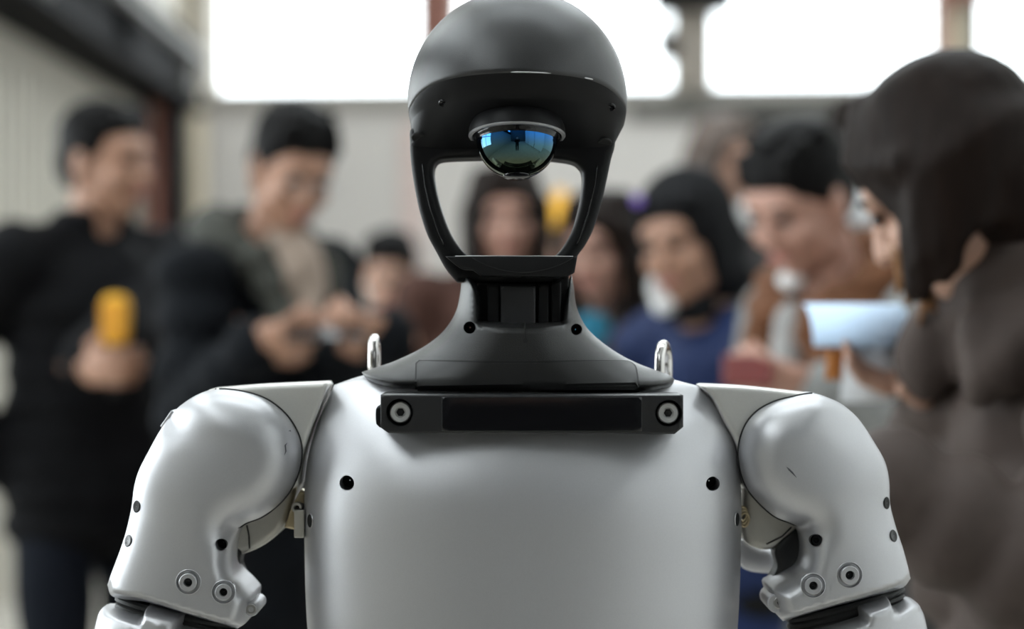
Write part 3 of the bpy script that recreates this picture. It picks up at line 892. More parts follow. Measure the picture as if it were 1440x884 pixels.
rp(disc_screw('cap_screw', P(418.5, 713, 1.684), Vector((-.2, -1, 0)), .0045, None, M['steel'], .003))
mb = MB(); mb.box((-.004, -.02, -.011), (.004, .02, .011), Matrix.Translation(P(424, 733, 1.69))); rp(mb.build('joint_tab', M['silver_dull'], None, smooth=False, bevel=.001))
for i in range(3):
    mb = MB(); c = P(1044 + i*1.5, 722 + i*4, 1.70)
    mb.tube([c + Vector((.0035*math.cos(a), -.004*math.sin(a), .006*math.sin(a))) for a in np.linspace(0, 2*PI, 17)], .0011, 8); rp(mb.build('spring_coil', M['brass'], None))
plate('joint_boot', [(1087, 770), (1112, 744), (1128, 738), (1136, 778), (1130, 800), (1104, 814), (1086, 826), (1079, 818), (1090, 795)], 1.715, .012, .004, M['rubber'])
plate('joint_boot', [(331, 768), (342, 772), (340, 790), (346, 815), (330, 806), (325, 787)], 1.715, .012, .004, M['rubber'])
plate('rear_link', [(1036, 752), (1062, 764), (1084, 771), (1093, 792), (1082, 802), (1036, 790)], 1.79, .018, .008, M['silver'])

# bellows seal and forearms
def seal(p0, p1, drop, n, Y):
    for i in range(n):
        a = P(p0[0], p0[1] + drop*i, Y); b_ = P(p1[0], p1[1] + drop*i, Y)
        c = (a+b_)/2; L = (b_-a).length/2; ang = math.atan2((b_-a).z, (b_-a).x)
        mb = MB(); mb.lathe([(.94, -.0032), (1.0, -.0012), (1.0, .0012), (.94, .0032)], Matrix.Translation(c) @ Matrix.Rotation(-ang, 4, 'Y') @ Matrix.Diagonal((L, L*.50, 1, 1)), 40)
        rp(mb.build('bellows_ring', M['rubber'], None, sharp=40))
seal((162, 840), (334, 879), 9, 6, AY); seal((1106, 872), (1272, 826), 9, 6, AY)
fl = Pillow([(145, 853.5, 't'), (157, 853, '!'), (207, 862, '!'), (211.5, 847.5, '!'), (265, 859, '!'), (261.5, 874, '!'), (335, 893, 'a!'), (330, 1010), (300, 1080), (180, 1080), (125, 1010), (128, 920), (137, 870)],
            AY-.002, .044, .04, {'a': .060, 't': .005}, t=.008, Yt=AY-.010, grid=6, step=4)
rp(fl.build('forearm', M['silver'], None, 45))
fr_ = Pillow([(1201, 847.5, 't!'), (1244, 835.5, '!'), (1250, 850, '!'), (1283, 843.5), (1294.5, 854, 'a'), (1303, 884), (1318, 1000), (1270, 1080), (1150, 1080), (1110, 1010), (1105, 893, 't!'), (1134, 884), (1203, 862, '!')],
            AY-.002, .044, .04, {'a': .060, 't': .005}, t=.008, Yt=AY-.010, grid=6, step=4)
rp(fr_.build('forearm', M['silver'], None, 45))

# waist and legs below the frame carry the robot
mb = MB(); mb.lathe([(.10, .84), (.11, .90), (.11, 1.02)], Matrix.Translation((0.005, 1.70, 0)), 40); rp(mb.build('waist', M['black'], None, sharp=40))
mb = MB(); mb.caps((-.10, 1.70, .80), .09, (.11, 1.70, .80), .09); rp(mb.build('pelvis', M['silver'], None))
for s in (-1, 1):
    x = .005 + s*.11
    mb = MB(); mb.caps((x, 1.70, .76), .075, (x, 1.68, .44), .055); rp(mb.build('thigh', M['silver'], None))
    mb = MB(); mb.caps((x, 1.68, .42), .052, (x, 1.71, .10), .036); rp(mb.build('shin', M['black_frame'], None))
    mb = MB(); mb.box((x-.04, 1.58, 0), (x+.04, 1.78, .06)); rp(mb.build('foot', M['black'], None, smooth=False, bevel=.02))

# ------------------------------------------------------------------ people
def skin(name, c): return mat(name, c, .5, 0, noise=.06, nscale=25, sss=.08)
M['skin_a'] = skin('tan_skin', (.38, .205, .135)); M['skin_b'] = skin('light_skin', (.46, .27, .195))
M['skin_c'] = skin('pinkish_skin', (.44, .24, .18))
M['hair_black'] = mat('black_hair', (.004, .0035, .0035), .55, spec=.08, noise=.4, nscale=60, bump=.6, bscale=120, stretch=(1, 1, .12))
M['hair_brown'] = mat('dark_brown_hair', (.010, .0055, .0038), .55, spec=.1, noise=.5, nscale=60, bump=.6, bscale=120, stretch=(1, 1, .12))
M['hair_tip'] = mat('orange_brown_hair_ends', (.22, .10, .035), .45, noise=.4, nscale=60, bump=.5, bscale=120, stretch=(1, 1, .12))
M['eye'] = mat('dark_eye', (.015, .010, .008), .2); M['brow'] = mat('eyebrow_hair', (.02, .014, .011), .6)
M['lips'] = mat('lips', (.42, .16, .14), .45)
M['white_cloth'] = mat('white_mask_fabric', (.80, .80, .80), .8, noise=.03, nscale=30)
M['shoe'] = mat('dark_shoe', (.02, .02, .02), .5)
def cloth(name, c, rough=.8, sheen=.0, b=.35): return mat(name, c, rough, 0, noise=.22, nscale=14, bump=b, bscale=45, sheen=sheen, spec=.12)

def wave(me, amp, freq, seed=0.0):
    """soft folds: push vertices along their normals"""
    n = len(me.vertices); co = np.empty(n*3); me.vertices.foreach_get('co', co); co = co.reshape(-1, 3)
    no = np.empty(n*3); me.vertices.foreach_get('normal', no); no = no.reshape(-1, 3)
    w = (np.sin(co[:, 2]*freq + 2.1*np.sin(co[:, 0]*freq*.45+seed) + 1.7*np.sin(co[:, 1]*freq*.5+seed*2))
         + .6*np.sin(co[:, 0]*freq*1.3 + co[:, 2]*freq*.7 + seed*3))
    co += no * (amp*w)[:, None]
    me.vertices.foreach_set('co', co.ravel()); me.update()

def hand_prims(mb, w, d, n, curl=.5, side=1, spread=.012, k=1.0):
    """w wrist, d finger direction, n palm normal; side = +1 thumb towards d x n"""
    d = d.normalized(); n = (n - d*n.dot(d)).normalized(); s = d.cross(n) * side
    B = Matrix((s, d, n)).transposed()
    mb.ell(w + d*.045*k, (.039*k, .050*k, .017*k), B)
    mb.caps(w - d*.03*k, .024*k, w + d*.02*k, .025*k)
    for i, (off, L) in enumerate(((.030, .072), (.010, .080), (-.010, .074), (-.029, .058))):
        p = w + d*.082*k + s*off*k; dirv = (d + s*off*2.0).normalized()
        for j, f in enumerate((.45, .32, .26)):
            a = curl * (.55 if j == 0 else 1.0)
            dirv = (dirv*math.cos(a) + n*math.sin(a)).normalized()
            q = p + dirv*L*f*k
            mb.caps(p, (.0098-.0010*j)*k, q, (.0092-.0010*j)*k, 10, 4); p = q
    p = w + d*.020*k + s*.030*k
    q = p + (d*.6 + s*.65 + n*.35).normalized()*.040*k; mb.caps(p, .014*k, q, .0115*k, 10, 4)
    r = q + (d*.9 + s*.1 + n*.5).normalized()*.032*k; mb.caps(q, .0112*k, r, .009*k, 10, 4)

class Person:
    def __init__(s, label, head_px, D, yaw=0, hw=None, look=None, pitch=0, roll=0, skin='skin_b', hs=1.0, voxel=.009, lean=(0, 0), group=None, stand=None, wide=1.0):
        hw = Vector(hw) if hw else P(head_px[0], head_px[1], D)                 # head centre in the world
        s.k = k = (stand or hw.z) / 1.60
        s.yaw = math.radians(yaw); Rz = Matrix.Rotation(s.yaw, 4, 'Z')
        s.headl = Vector((lean[0], lean[1]-.02, 0))*k; s.headl.z = hw.z
        base = hw - (Rz @ s.headl); base.z = 0
        s.root = empty('person', base, s.yaw); setp(s.root, label, 'person', group)
        s.Rz = Rz; s.inv = (Matrix.Translation(base) @ Rz).inverted()
        s.hs = hs
        ly = math.radians((look if look is not None else yaw) - yaw)
        s.H = Matrix.Translation(s.headl) @ Matrix.Rotation(ly, 4, 'Z') @ Matrix.Rotation(math.radians(pitch), 4, 'X') @ Matrix.Rotation(math.radians(roll), 4, 'Y') @ Matrix.Scale(hs, 4)
        s.skin = M[skin]; s.voxel = voxel
        s.J = {}
        z = lambda v: v*k
        nb = Vector((lean[0]*.6, lean[1]*.6 + .015, 0)); nb = nb*k; nb.z = s.headl.z - .155*hs*1.0
        s.neck = nb
        for sd in (-1, 1):
            s.J['sh', sd] = Vector((sd*.185*k*wide, nb.y*.9 + .01, nb.z - .055*k)); s.J['hip', sd] = Vector((sd*.09*k, .01, z(.92)))
            s.J['knee', sd] = Vector((sd*.10*k, -.015, z(.50))); s.J['ank', sd] = Vector((sd*.105*k, .02, z(.08)))
            s.J['hand', sd] = None
        s.body = MB(); s.hand_arg = {}
        s.wide = wide
    def L(s, px, py, D): return s.inv @ P(px, py, D)
    def V(s, *v): return tuple(s.inv.to_3x3() @ Vector(v))
    def hand(s, sd, target, d=None, n=None, curl=.5, thumb=None, pole=None):
        """sd = +1 the arm on the camera's right when facing the camera; target in local space"""
        k = s.k; a = s.J['sh', sd]; t = Vector(target)
        L1, L2 = .285*k, .255*k; v = t - a; dist = min(v.length, (L1+L2)*.995); v.normalize(); t = a + v*dist
        c = (L1*L1 + dist*dist - L2*L2) / (2*dist); h = math.sqrt(max(0, L1*L1 - c*c))
        pl_ = Vector(pole) if pole else Vector((sd*.5, .35, -1)); pl_ = (pl_ - v*pl_.dot(v)).normalized()
        s.J['elbow', sd] = a + v*c + pl_*h; s.J['hand', sd] = t
        fd = (t - s.J['elbow', sd]).normalized()
        s.hand_arg[sd] = (Vector(d) if d else fd, Vector(n) if n else Vector((-sd, 0, 0)), curl, thumb if thumb else sd)
    def finish_body(s):
        k = s.k; b = s.body
        for sd in (-1, 1):
            if s.J['hand', sd] is None:
                a = s.J['sh', sd]; s.hand(sd, a + Vector((sd*.07, -.05, -.52))*k)
        # torso, limbs
        nb = s.neck; ch = Vector((0, nb.y*.5+.01, nb.z-.20*k))
        b.ell(ch, (.150*k, .095*k, .20*k)); b.ell((0, .01, 1.02*k), (.13*k, .09*k, .16*k)); b.caps((0, .01, 1.0*k), .12*k, ch, .11*k)
        b.caps(s.J['sh', -1], .05*k, s.J['sh', 1], .05*k)
        for sd in (-1, 1):
            b.caps(s.J['sh', sd], .050*k, s.J['elbow', sd], .040*k); b.caps(s.J['elbow', sd], .039*k, s.J['hand', sd], .026*k)
            b.caps(s.J['hip', sd], .085*k, s.J['knee', sd], .055*k); b.caps(s.J['knee', sd], .054*k, s.J['ank', sd], .036*k)
            b.caps(s.J['ank', sd] + Vector((0, .02, -.035))*k, .035*k, s.J['ank', sd] + Vector((0, -.14, -.05))*k, .028*k)
            d, n, cu, th = s.hand_arg[sd]
            hand_prims(b, s.J['hand', sd], d, n, cu, th * (1 if True else -1), k=k)
        # neck and head
        hb = s.H @ Vector((0, .025, -.06))
        b.caps(nb + Vector((0, .005, -.03)), .062*k, hb, .052*s.hs)
        h = MB()
        h.ell((0, .012, .030), (.076, .096, .094)); h.ell((0, -.012, -.030), (.063, .076, .088)); h.ell((0, -.050, -.088), (.030, .028, .026))
        h.ell((0, -.070, .030), (.055, .020, .030)); h.caps((-.030, -.080, .022), .013, (.030, -.080, .022), .013)
        h.caps((0, -.088, .010), .009, (0, -.106, -.030), .0125); h.ell((-.011, -.094, -.033), .0095); h.ell((.011, -.094, -.033), .0095)
        h.ell((-.036, -.066, -.028), (.026, .020, .026)); h.ell((.036, -.066, -.028), (.026, .020, .026))
        h.ell((0, -.083, -.060), (.022, .012, .014)); h.caps((-.045, -.015, -.075), .022, (0, -.058, -.095), .022); h.caps((.045, -.015, -.075), .022, (0, -.058, -.095), .022)
        for sd in (-1, 1): h.ell((sd*.078, .012, -.008), (.010, .020, .032), Matrix.Rotation(.25*sd, 3, 'Z')); h.caps((sd*.062, .01, -.05), .018, (sd*.068, .012, -.01), .014)
        h.xf(s.H); b.add(h.v, h.f)
        me = remesh(b, s.voxel, 2, 'body'); link('body', me, s.skin, s.root)
        for sd in (-1, 1):
            s.part('eye', MB().ell((sd*.031, -.0855, .004), (.015, .007, .0065)), M['eye'], True)
            s.part('eyebrow', MB().tube([(sd*.014, -.094, .0275), (sd*.030, -.0925, .0305), (sd*.048, -.081, .025)], [.003, .0035, .0015], 8), M['brow'], True)
        s.part('lips', MB().ell((0, -.0945, -.062), (.022, .006, .0075)), M['lips'], True)
    def part(s, name, mb, mt, head=False, voxel=0, smooth=2, fold=0, freq=30):
        if head: mb.xf(s.H)
        me = remesh(mb, voxel, smooth, name) if voxel else mb.mesh(name)
        if fold: wave(me, fold, freq, hash(name) % 7)
        return link(name, me, mt, s.root)
    # --- clothing
    def jacket(s, mt, name='jacket', puff=0.0, thick=1.0, hem=.78, cuff=.93, fold=.004, freq=28, voxel=.012, sleeves=True, sleeve_mt=None, collar=True):
        k = s.k; j = MB(); nb = s.neck; w = s.wide
        ch = Vector((0, nb.y*.5+.01, nb.z-.20*k))
        zt = nb.z - .10*k; zb = hem*k; N = 9 if not puff else int((zt-zb)/(.085*k))
        for i in range(N):
            u = i/(N-1); z = zt + (zb-zt)*u; y = nb.y*(1-u)*.6 + .01
            rx = (.185 - .02*abs(u-.1) + .012*u)*k*thick*w*.98; ry = (.125 + .012*u)*k*thick
            if u < .12: rx *= .92; ry *= .85
            hgt = (zt-zb)/(N-1)*(.62 if puff else 1.1)
            j.ell((0, y, z), (rx, ry, hgt + .01))
        j.caps((0, nb.y*.3, zt-.03*k), .13*k*thick, (0, .01, zb+.05*k), .13*k*thick)
        for sd in (-1, 1): j.caps(s.J['sh', sd] + Vector((-sd*.02, 0, -.01)), .070*k*thick, nb + Vector((sd*.045, .012, -.012)), .050*k*thick)
        if collar:
            for i in range(14):
                a = 2*PI*i/14
                if abs(math.sin(a/1.0 - 0)) >= 0 and not (-2.0 < math.atan2(math.sin(a), math.cos(a)) + 0 < -1.14):
                    j.ell(nb + Vector((.070*k*math.cos(a), .012 + .066*k*math.sin(a), .018*k)), (.026*k, .026*k, .038*k))
        sl = j if sleeve_mt is None else MB()
        for sd in (-1, 1):
            a, e, h = s.J['sh', sd], s.J['elbow', sd], s.J['hand', sd]
            h2 = e + (h-e)*cuff
            if puff:
                for p, q, r0, r1 in ((a, e, .092, .086), (e, h2, .086, .066)):
                    L = (q-p).length; n = max(2, int(L/(.075*k))); dv = (q-p).normalized(); Rm = dv.to_track_quat('Z', 'Y').to_matrix()
                    for i in range(n+1):
                        u = i/n; r = (r0+(r1-r0)*u)*k*thick; sl.ell(p + (q-p)*u, (r, r, L/n*.62 + .006), Rm)
                    sl.caps(p, r0*k*thick*.8, q, r1*k*thick*.8)
            else:
                sl.caps(a, .078*k*thick, e, .066*k*thick); sl.caps(e, .066*k*thick, h2, .050*k*thick)
        o = s.part(name, j, mt, voxel=voxel, smooth=2, fold=fold, freq=freq)
        if sl is not j: s.part('sleeves', sl, sleeve_mt, voxel=voxel, smooth=2, fold=fold, freq=freq)
        return o
    def legs(s, mt):
        k = s.k; j = MB()
        j.ell((0, .01, .93*k), (.155*k, .115*k, .12*k))
        for sd in (-1, 1):
            j.caps(s.J['hip', sd], .098*k, s.J['knee', sd], .072*k); j.caps(s.J['knee', sd], .072*k, s.J['ank', sd] + Vector((0, 0, .02)), .058*k)
        s.part('trousers', j, mt, voxel=.016, smooth=2, fold=.004, freq=22)
        for sd in (-1, 1):
            b = MB(); a = s.J['ank', sd]
            b.caps((a.x, a.y+.045*k, .043*k), .043*k, (a.x, a.y-.15*k, .036*k), .036*k); b.caps((a.x, a.y+.02, .05*k), .042*k, (a.x, a.y+.01, .11*k), .045*k)
            s.part('shoe', b, M['shoe'], voxel=.012)
    # --- hair in head space
    def hair_short(s, mt, vol=1.0, front=.0):
        h = MB()
        h.ell((0, .024, .052), (.084*vol, .098*vol, .086*vol)); h.ell((0, .055, .0), (.076*vol, .065, .075))
        for sd in (-1, 1): h.ell((sd*.060, .012, .045), (.026, .055, .050)); h.ell((sd*.068, .002, .015), (.014, .014, .034))
        rnd = random.Random(int(s.headl.z*1e4))
        for i in range(26):
            a = rnd.uniform(0, 2*PI); r = rnd.uniform(0, .07)
            p = Vector((r*math.cos(a), .02 + r*math.sin(a)*1.1, .115*vol - r*r*3)); h.caps(p, .016, p + Vector((rnd.uniform(-.02, .02), -.02+front, .012)), .008, 8, 3)
        for i in range(8):
            x = -.05 + i*.0143; h.caps((x, -.045, .100), .016, (x*1.12 + rnd.uniform(-.01, .01), -.076 + abs(x)*.35 - front, .070), .009, 8, 3)
        return s.part('hair', h, mt, True, voxel=.006*s.hs if s.voxel < .008 else .008, smooth=1)
    def hair_long(s, mt, length=.24, vol=1.0, part=.0, back=1.0, fringe=True, locks=22, tips=None, flow=(0, 0, -1), sides=(-1, 1)):
        h = MB(); rnd = random.Random(int(s.headl.z*1e4)+3)
        h.ell((0, .022, .046), (.090*vol, .102*vol, .090*vol)); h.ell((0, .050, -.02), (.086*vol, .070*vol, .110))
        fl_ = (s.H.to_3x3().inverted() @ Vector(flow)); fl_.normalize()
        def strand(p, q, r0, r1, tail):
            h.caps(p, r0, q, r1, 10, 4); e = q + fl_*tail; h.caps(q, r1, e, r1*.55, 10, 4); return e
        ends = []
        for i in range(locks):
            a = PI*(-.12 + 1.24*i/(locks-1)); cx, cy = math.cos(a), math.sin(a)
            if (cx > .5 and 1 not in sides) or (cx < -.5 and -1 not in sides): continue
            p = Vector((.055*cx, .02 + .05*cy, .10)); q = Vector((.090*vol*cx, .022 + .086*vol*cy, .01))
            ends.append(strand(p, q, .030, .024, length*rnd.uniform(.85, 1.1)))
        for sd in sides:
            for i in range(5):
                x = sd*(.022 + .014*i)
                p = Vector((part + sd*.01, -.035+.01*i, .125-.004*i)); q = Vector((x + sd*.02, -.072 + .012*i, .075-.010*i)); h.caps(p, .018, q, .016, 8, 3)
                r = Vector((sd*(.080+.004*i), -.045 + .014*i, -.02)); h.caps(q, .016, r, .017, 8, 3); strand(r, r + fl_*.03, .017, .017, length*.72*rnd.uniform(.8, 1.1))
        o = s.part('hair', h, mt, True, voxel=.007, smooth=1)
        return o

# 1 man with the yellow microphone
p = Person('man in black jacket turned sideways holding a yellow handheld microphone', (150, 228), 4.75, yaw=42, look=62, pitch=4, skin='skin_a', hs=1.05, voxel=.0065, lean=(0, -.03), wide=1.05)
dw = Vector((.75, -.66, 0)).normalized(); nw = Vector((.66, .75, 0)).normalized()
p.hand(1, p.L(112, 515, 4.42), d=p.V(*dw), n=p.V(*nw), curl=1.15, pole=(1, .3, -.6)); p.hand(-1, p.L(0, 660, 4.7), curl=.4)
p.finish_body(); jk = cloth('black_jacket_fabric', (.005, .005, .006)); p.jacket(jk, hem=.83, thick=1.08); p.hair_short(M['hair_black'])
p.legs(cloth('navy_trousers', (.008, .010, .016)))
mic = empty('microphone', P(112, 515, 4.42) + dw*.088 + nw*.026); setp(mic, 'yellow handheld microphone with wide foam head in a fist', 'microphone')
ym = mat('yellow_foam', (.80, .42, .02), .8, noise=.25, nscale=60, bump=.5, bscale=300)
mb = MB(); mb.lathe([(.013, -.06), (.015, .0), (.016, .05)], None, 20); mb.build('handle', M['black'], mic)
mb = MB(); mb.lathe([(.018, .045), (.027, .055), (.030, .085), (.030, .125), (.026, .142), (.012, .150)], None, 28); mb.build('foam_head', ym, mic)
mb = MB(); mb.box((-.026, -.0335, .058), (.026, -.028, .135)); mb.build('logo_flag', mat('orange_flag', (.75, .33, .02), .6), mic, smooth=False, bevel=.002)

# 2 man with the phone
p = Person('man in black hooded coat over beige sweater looking down at a phone', (412, 238), 4.3, yaw=50, look=26, pitch=26, roll=4, skin='skin_a', voxel=.0065, lean=(.0, -.10), wide=.94)
p.hand(-1, p.L(358, 484, 4.02), d=p.V(.85, -.45, .2), n=p.V(.35, .75, .5), curl=1.3, pole=(0, .5, -1)); p.hand(1, p.L(552, 474, 4.04), d=p.V(-.85, -.45, .2), n=p.V(-.35, .75, .5), curl=1.3, pole=(0, .5, -1))
p.finish_body(); p.jacket(cloth('black_coat_fabric', (.005, .006, .008)), puff=1, thick=.90, hem=.6, collar=False); p.hair_short(M['hair_black'], 1.03)
p.legs(cloth('black_trousers', (.009, .009, .011)))
nb = p.neck; k = p.k
mb = MB(); mb.caps(nb + Vector((0, -.075, -.02)), .050, nb + Vector((.0, -.135, -.20)), .030); mb.caps(nb + Vector((-.03, -.06, .005)), .03, nb + Vector((.03, -.06, .005)), .03); mb.ell(nb+Vector((0, -.09, -.07)), (.075, .05, .09))
p.part('sweater', mb, cloth('beige_sweater', (.38, .30, .245)), voxel=.009, fold=.002, freq=60)
mb = MB()
for i in range(22):
    a = PI*(-.30 + 1.6*i/21); mb.ell(nb + Vector((.115*math.cos(a), .02+.10*math.sin(a), .012 + .03*math.sin(a) - .05*max(0, -math.sin(a)))), (.040, .040, .050))
for sd in (-1, 1): mb.caps(nb + Vector((sd*.095, -.075, -.03)), .036, nb + Vector((sd*.05, -.150, -.22)), .026)
p.part('fur_hood', mb, mat('grey_green_fur', (.045, .046, .038), .9, noise=.6, nscale=40, bump=1, bscale=150), voxel=.009, smooth=1, fold=.004, freq=90)
for sd in (-1, 1):
    a = np.linspace(0, 2*PI, 21); mb = MB(); mb.tube([Vector((sd*.032 + .022*math.cos(t), -.106, .004 + .017*math.sin(t))) for t in a], .0016, 6); p.part('spectacle_rim', mb, M['steel'], True)
ph = empty('phone', (P(457, 468, 3.955))); ph.rotation_euler = (math.radians(-72), 0, .05); setp(ph, 'black phone held in both hands by the man in a hooded coat', 'phone')
mb = MB(); mb.box((-.075, -.004, -.036), (.075, .004, .036)); mb.build('phone_body', M['black_gloss'], ph, smooth=False, bevel=.003)
mb = MB(); mb.box((-.070, .0041, -.033), (.070, .0046, .033)); mb.build('screen', M['black_gloss'], ph, smooth=False)

# 3 youngster behind
p = Person('short haired youngster in dark clothes behind the man with the phone', (548, 386), 6.2, yaw=-5, look=-10, pitch=16, skin='skin_b', hs=.95)
p.finish_body(); p.jacket(cloth('dark_coat', (.014, .013, .014))); p.hair_short(M['hair_black'], 1.04); p.legs(cloth('dark_trousers', (.012, .012, .014)))

# 4 woman seen through the hollow head
p = Person('long haired woman in brown coat seen through the hollow robot head', (712, 306), 5.2, yaw=-4, look=2, pitch=6, roll=-3, skin='skin_c', wide=1.1)
p.finish_body(); p.jacket(cloth('brown_coat', (.070, .034, .026)), hem=.55, thick=1.12); p.hair_long(M['hair_brown'], .26, 1.04); p.legs(cloth('black_trousers', (.01, .01, .01)))
mb = MB(); mb.ell(p.neck + Vector((0, -.03, .0)), (.085, .075, .045)); p.part('scarf', mb, cloth('pale_scarf', (.62, .58, .54)), voxel=.01)
# 5 person with yellow cap behind her
p = Person('person in yellow knitted cap half hidden behind the woman in brown coat', (788, 340), 6.9, yaw=-10, look=-5, pitch=5, skin='skin_b', hs=1.05)
p.finish_body(); p.jacket(cloth('tan_coat', (.25, .16, .08))); p.legs(cloth('dark_trousers', (.012, .012, .014)))
mb = MB(); mb.ell((0, .018, .055), (.094, .108, .082)); mb.ell((0, .02, .015), (.096, .108, .030)); mb.ell((0, .02, .145), .022); p.part('knitted_cap', mb, cloth('yellow_knit', (.80, .42, .05)), True, voxel=.009)

# 6 woman right of the neck
p = Person('dark haired woman in grey brown coat with teal blouse beside the robot neck', (846, 350), 4.8, yaw=-24, look=-28, pitch=10, roll=-4, skin='skin_c', wide=1.05)
p.finish_body(); p.jacket(cloth('grey_brown_coat', (.050, .040, .036)), hem=.6, thick=1.1); p.hair_long(M['hair_brown'], .16, 1.02, sides=(-1, 1)); p.legs(cloth('black_trousers', (.01, .01, .01)))
mb = MB(); mb.caps(p.neck + Vector((-.0, -.085, -.03)), .045, p.neck + Vector((.02, -.13, -.26)), .040); p.part('blouse', mb, cloth('teal_blouse', (.03, .17, .26)), voxel=.01)

# 7 person in black hood and navy jacket
p = Person('person in black hood and navy blue jacket with white mask under chin', (962, 338), 4.3, yaw=-50, look=-34, pitch=14, roll=-6, skin='skin_a', lean=(0, -.10), hs=1.04)
p.hand(1, p.L(990, 640, 4.1)); p.hand(-1, p.L(960, 640, 4.3)); p.finish_body(); p.jacket(cloth('navy_jacket', (.020, .032, .090), .6), puff=1, thick=1.12, hem=.65, collar=False); p.legs(cloth('black_trousers', (.01, .01, .01)))
mb = MB(); mb.ell((0, .030, .045), (.098, .112, .100)); mb.ell((0, .055, -.03), (.098, .095, .12)); mb.caps((-.07, .03, -.09), .045, (.07, .03, -.09), .045)
mb.caps((-.078, -.01, .03), .022, (-.07, .0, -.08), .028); mb.caps((.078, -.01, .03), .022, (.07, .0, -.08), .028); mb.caps((-.06, -.055, .085), .020, (.06, -.055, .085), .020); mb.caps((-.03, -.035, -.13), .03, (.03, -.035, -.13), .03)
p.part('hood', mb, cloth('black_hood', (.008, .008, .009)), True, voxel=.009)
mb = MB(); mb.ell((-.04, -.072, .100), (.012, .008, .011)); p.part('hood_badge', mb, mat('purple_badge', (.22, .12, .55), .6), True)
mb = MB(); mb.ell((-.046, -.062, -.082), (.016, .026, .036)); mb.ell((-.030, -.075, -.110), (.026, .022, .020)); p.part('face_mask', mb, M['white_cloth'], True, voxel=.006)
mb = MB(); mb.ell(p.neck + Vector((.03, -.165, -.16)), (.030, .010, .018)); p.part('chest_patch', mb, mat('pink_patch', (.40, .08, .20), .6))

# 8 person behind
p = Person('brown haired person with pale collar behind the black hooded person', (1022, 228), 5.9, yaw=20, look=28, pitch=4, skin='skin_b')
p.finish_body(); p.jacket(cloth('dark_grey_coat', (.045, .042, .042))); p.hair_long(mat('mid_brown_hair', (.07, .045, .033), .5, noise=.4, nscale=60, bump=.5, bscale=120, stretch=(1, 1, .12)), .14, 1.04); p.legs(cloth('dark_trousers', (.012, .012, .014)))
mb = MB(); mb.ell(p.neck + Vector((.03, -.05, .01)), (.075, .06, .06)); p.part('scarf', mb, M['white_cloth'], voxel=.01)

# 9 black haired person in grey coat with fur collar and red phone
p = Person('black haired person in fur collared dark grey coat looking down at red phone', (1122, 284), 3.65, yaw=-58, look=-46, pitch=28, roll=0, skin='skin_c', voxel=.0065, lean=(0, -.17), wide=1.05)
p.hand(-1, p.L(1098, 560, 3.55), d=p.V(-.6, -.7, .25), n=p.V(.2, .6, .7), curl=.8); p.hand(1, p.L(1150, 548, 3.36), d=p.V(-.95, -.15, .25), n=p.V(-.2, .7, .6), curl=.7, pole=(.9, .3, -1))
p.finish_body(); p.jacket(cloth('charcoal_vest', (.060, .062, .064)), thick=1.12, hem=.6, collar=False, sleeve_mt=cloth('light_grey_sleeve', (.22, .22, .215))); p.hair_short(M['hair_black'], 1.06); p.legs(cloth('black_trousers', (.01, .01, .01)))
mb = MB()
for i in range(22):
    a = PI*(-.34 + 1.68*i/21); mb.ell(p.neck + Vector((.135*math.cos(a), .02+.125*math.sin(a), .030 + .035*math.sin(a) - .07*max(0, -math.sin(a)))), (.056, .056, .064))
for sd in (-1, 1): mb.caps(p.neck + Vector((sd*.10, -.085, -.05)), .042, p.neck + Vector((sd*.06, -.165, -.34)), .030)
p.part('fur_collar', mb, mat('rust_brown_fur', (.115, .042, .014), .9, noise=.6, nscale=40, bump=1, bscale=150), voxel=.009, smooth=1, fold=.005, freq=90)
mb = MB(); mb.caps(p.neck + Vector((-.01, -.10, -.05)), .035, p.neck + Vector((.0, -.150, -.34)), .035); p.part('shirt', mb, cloth('pale_grey_shirt', (.34, .335, .33)), voxel=.01)
mb = MB(); mb.ell((-.012, -.066, -.116), (.026, .022, .020)); p.part('face_mask', mb, M['white_cloth'], True, voxel=.006)
ph = empty('phone', P(1052, 522, 3.33)); ph.rotation_euler = (math.radians(-30), 0, -.2); setp(ph, 'red cased phone held by the person with rust brown fur collar', 'phone')
mb = MB(); mb.box((-.040, -.006, -.028), (.040, .004, .028)); mb.build('phone_case', mat('red_case', (.13, .012, .009), .4), ph, smooth=False, bevel=.004)
mb = MB(); mb.box((-.037, .0041, -.025), (.037, .0046, .025)); mb.build('screen', M['black_gloss'], ph, smooth=False)

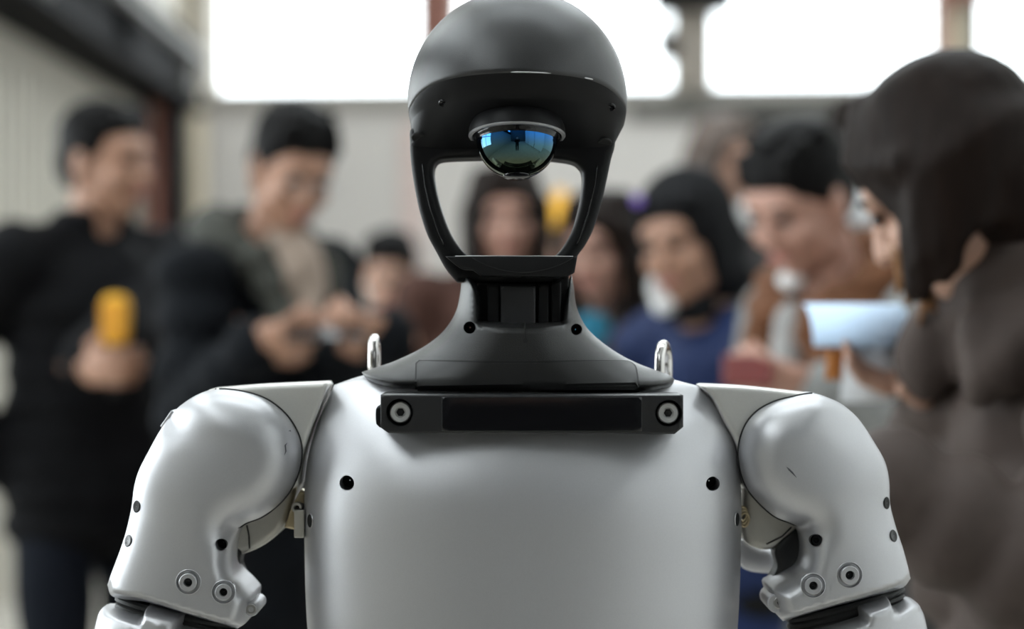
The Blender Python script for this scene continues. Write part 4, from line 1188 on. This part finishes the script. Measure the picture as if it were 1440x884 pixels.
# 10 masked person half hidden
p = Person('tall masked person with brown hair half hidden behind the fur collared person', (1250, 226), 4.75, yaw=-60, look=-66, pitch=26, skin='skin_c', lean=(0, -.06), hs=1.28)
p.finish_body(); p.jacket(cloth('dark_coat_fabric', (.055, .056, .058)), thick=1.0, hem=.6); p.hair_long(M['hair_brown'], .10, 1.0, locks=18); p.legs(cloth('black_trousers', (.01, .01, .01)))
mb = MB(); mb.ell((0, -.060, -.055), (.062, .052, .052)); p.part('face_mask', mb, M['white_cloth'], True, voxel=.006)
bk = empty('leaflet', P(1207, 500, 2.50)); setp(bk, 'folded pale blue and white leaflet held by the woman in puffer coat', 'leaflet')
mb = MB()
N = 12; V = []
def sheet(mb, x0, x1, pts, th=.003):
    V = []
    for y, z in pts: V += [(x0, y, z), (x1, y, z)]
    for y, z in pts: V += [(x0, y+th, z-th*.3), (x1, y+th, z-th*.3)]
    n = len(pts); Fc = []
    for i in range(n-1):
        Fc += [(2*i, 2*i+1, 2*i+3, 2*i+2), (2*n+2*i, 2*n+2*i+2, 2*n+2*i+3, 2*n+2*i+1), (2*i, 2*i+2, 2*n+2*i+2, 2*n+2*i), (2*i+1, 2*n+2*i+1, 2*n+2*i+3, 2*i+3)]
    Fc += [(0, 2*n, 2*n+1, 1), (2*n-2, 2*n-1, 4*n-1, 4*n-2)]
    mb.add(V, Fc)
mb = MB(); sheet(mb, -.058, .058, [(.05, .062), (.02, .058), (-.01, .046), (-.03, .028), (-.034, .012)]); mb.build('cover', mat('pale_blue_paper', (.52, .68, .88), .6), bk)
mb = MB(); sheet(mb, -.020, .062, [(-.020, .014), (-.012, -.015), (.0, -.04), (.01, -.055)]); mb.build('inner_page', mat('white_paper', (.72, .74, .78), .6), bk)
mb = MB(); sheet(mb, -.040, -.018, [(-.018, .006), (-.012, -.012), (-.004, -.028)]); mb.build('orange_page', mat('orange_paper', (.45, .16, .03), .6), bk)

# 11 woman in the puffer coat
p = Person('woman with dark bobbed hair in brownish puffer coat bending her head down', (1335, 258), 2.38, yaw=-70, look=-110, pitch=32, roll=0, skin='skin_b', voxel=.0065, lean=(0, -.17), hs=1.0, wide=1.0)
p.hand(-1, p.L(1335, 545, 2.50), d=p.V(-.95, .0, .2), n=p.V(-.1, -.6, .8), curl=.5, pole=(-.3, .4, -1)); p.hand(1, p.L(1225, 680, 2.15), curl=.6, pole=(.5, .3, -1))
p.finish_body(); p.jacket(cloth('taupe_puffer', (.068, .052, .046), .6), puff=1, thick=1.1, hem=.5, collar=True, voxel=.010)
p.hair_long(M['hair_brown'], .085, 1.10, locks=30)
mb = MB(); rnd = random.Random(8)
for i in range(14):
    a = p.L(1262 + i*6, 312 + 4*i, 2.37 + .006*i); mb.tube([a, a + Vector((.004, 0, -.04)), a + Vector((rnd.uniform(-.012, .012), rnd.uniform(-.01, .01), -.075 - .02*rnd.random()))], [.011, .009, .002], 8)
p.part('hair_ends', mb, M['hair_tip'])
mb = MB()
for i in range(20):
    a = PI*(-.30 + 1.6*i/19); mb.ell(p.neck + Vector((.105*math.cos(a), -.005+.105*math.sin(a), .010 + .03*math.sin(a) - .03*max(0, -math.sin(a)))), (.034, .034, .060))
hb_ = p.H @ Vector((0, .03, -.07)); mb.caps(p.neck + Vector((0, .02, -.02)), .105, p.neck.lerp(hb_, .55), .088)
p.part('puffer_collar', mb, bpy.data.materials['taupe_puffer'], voxel=.010, fold=.003, freq=60); pass; p.legs(cloth('black_trousers', (.01, .01, .01)))

# the photographer, seen small in the mirrored dome
p = Person('photographer in black clothes standing behind the camera facing the robot', None, 0, hw=(.02, -.34, 1.50), yaw=180, look=180, pitch=8, skin='skin_b')
p.hand(-1, p.inv @ Vector((.10, -.16, 1.33)), curl=.8); p.hand(1, p.inv @ Vector((-.08, -.16, 1.33)), curl=.8)
p.finish_body(); p.jacket(cloth('photographer_jacket', (.008, .008, .009))); p.hair_short(M['hair_black']); p.legs(cloth('photographer_trousers', (.01, .01, .012)))
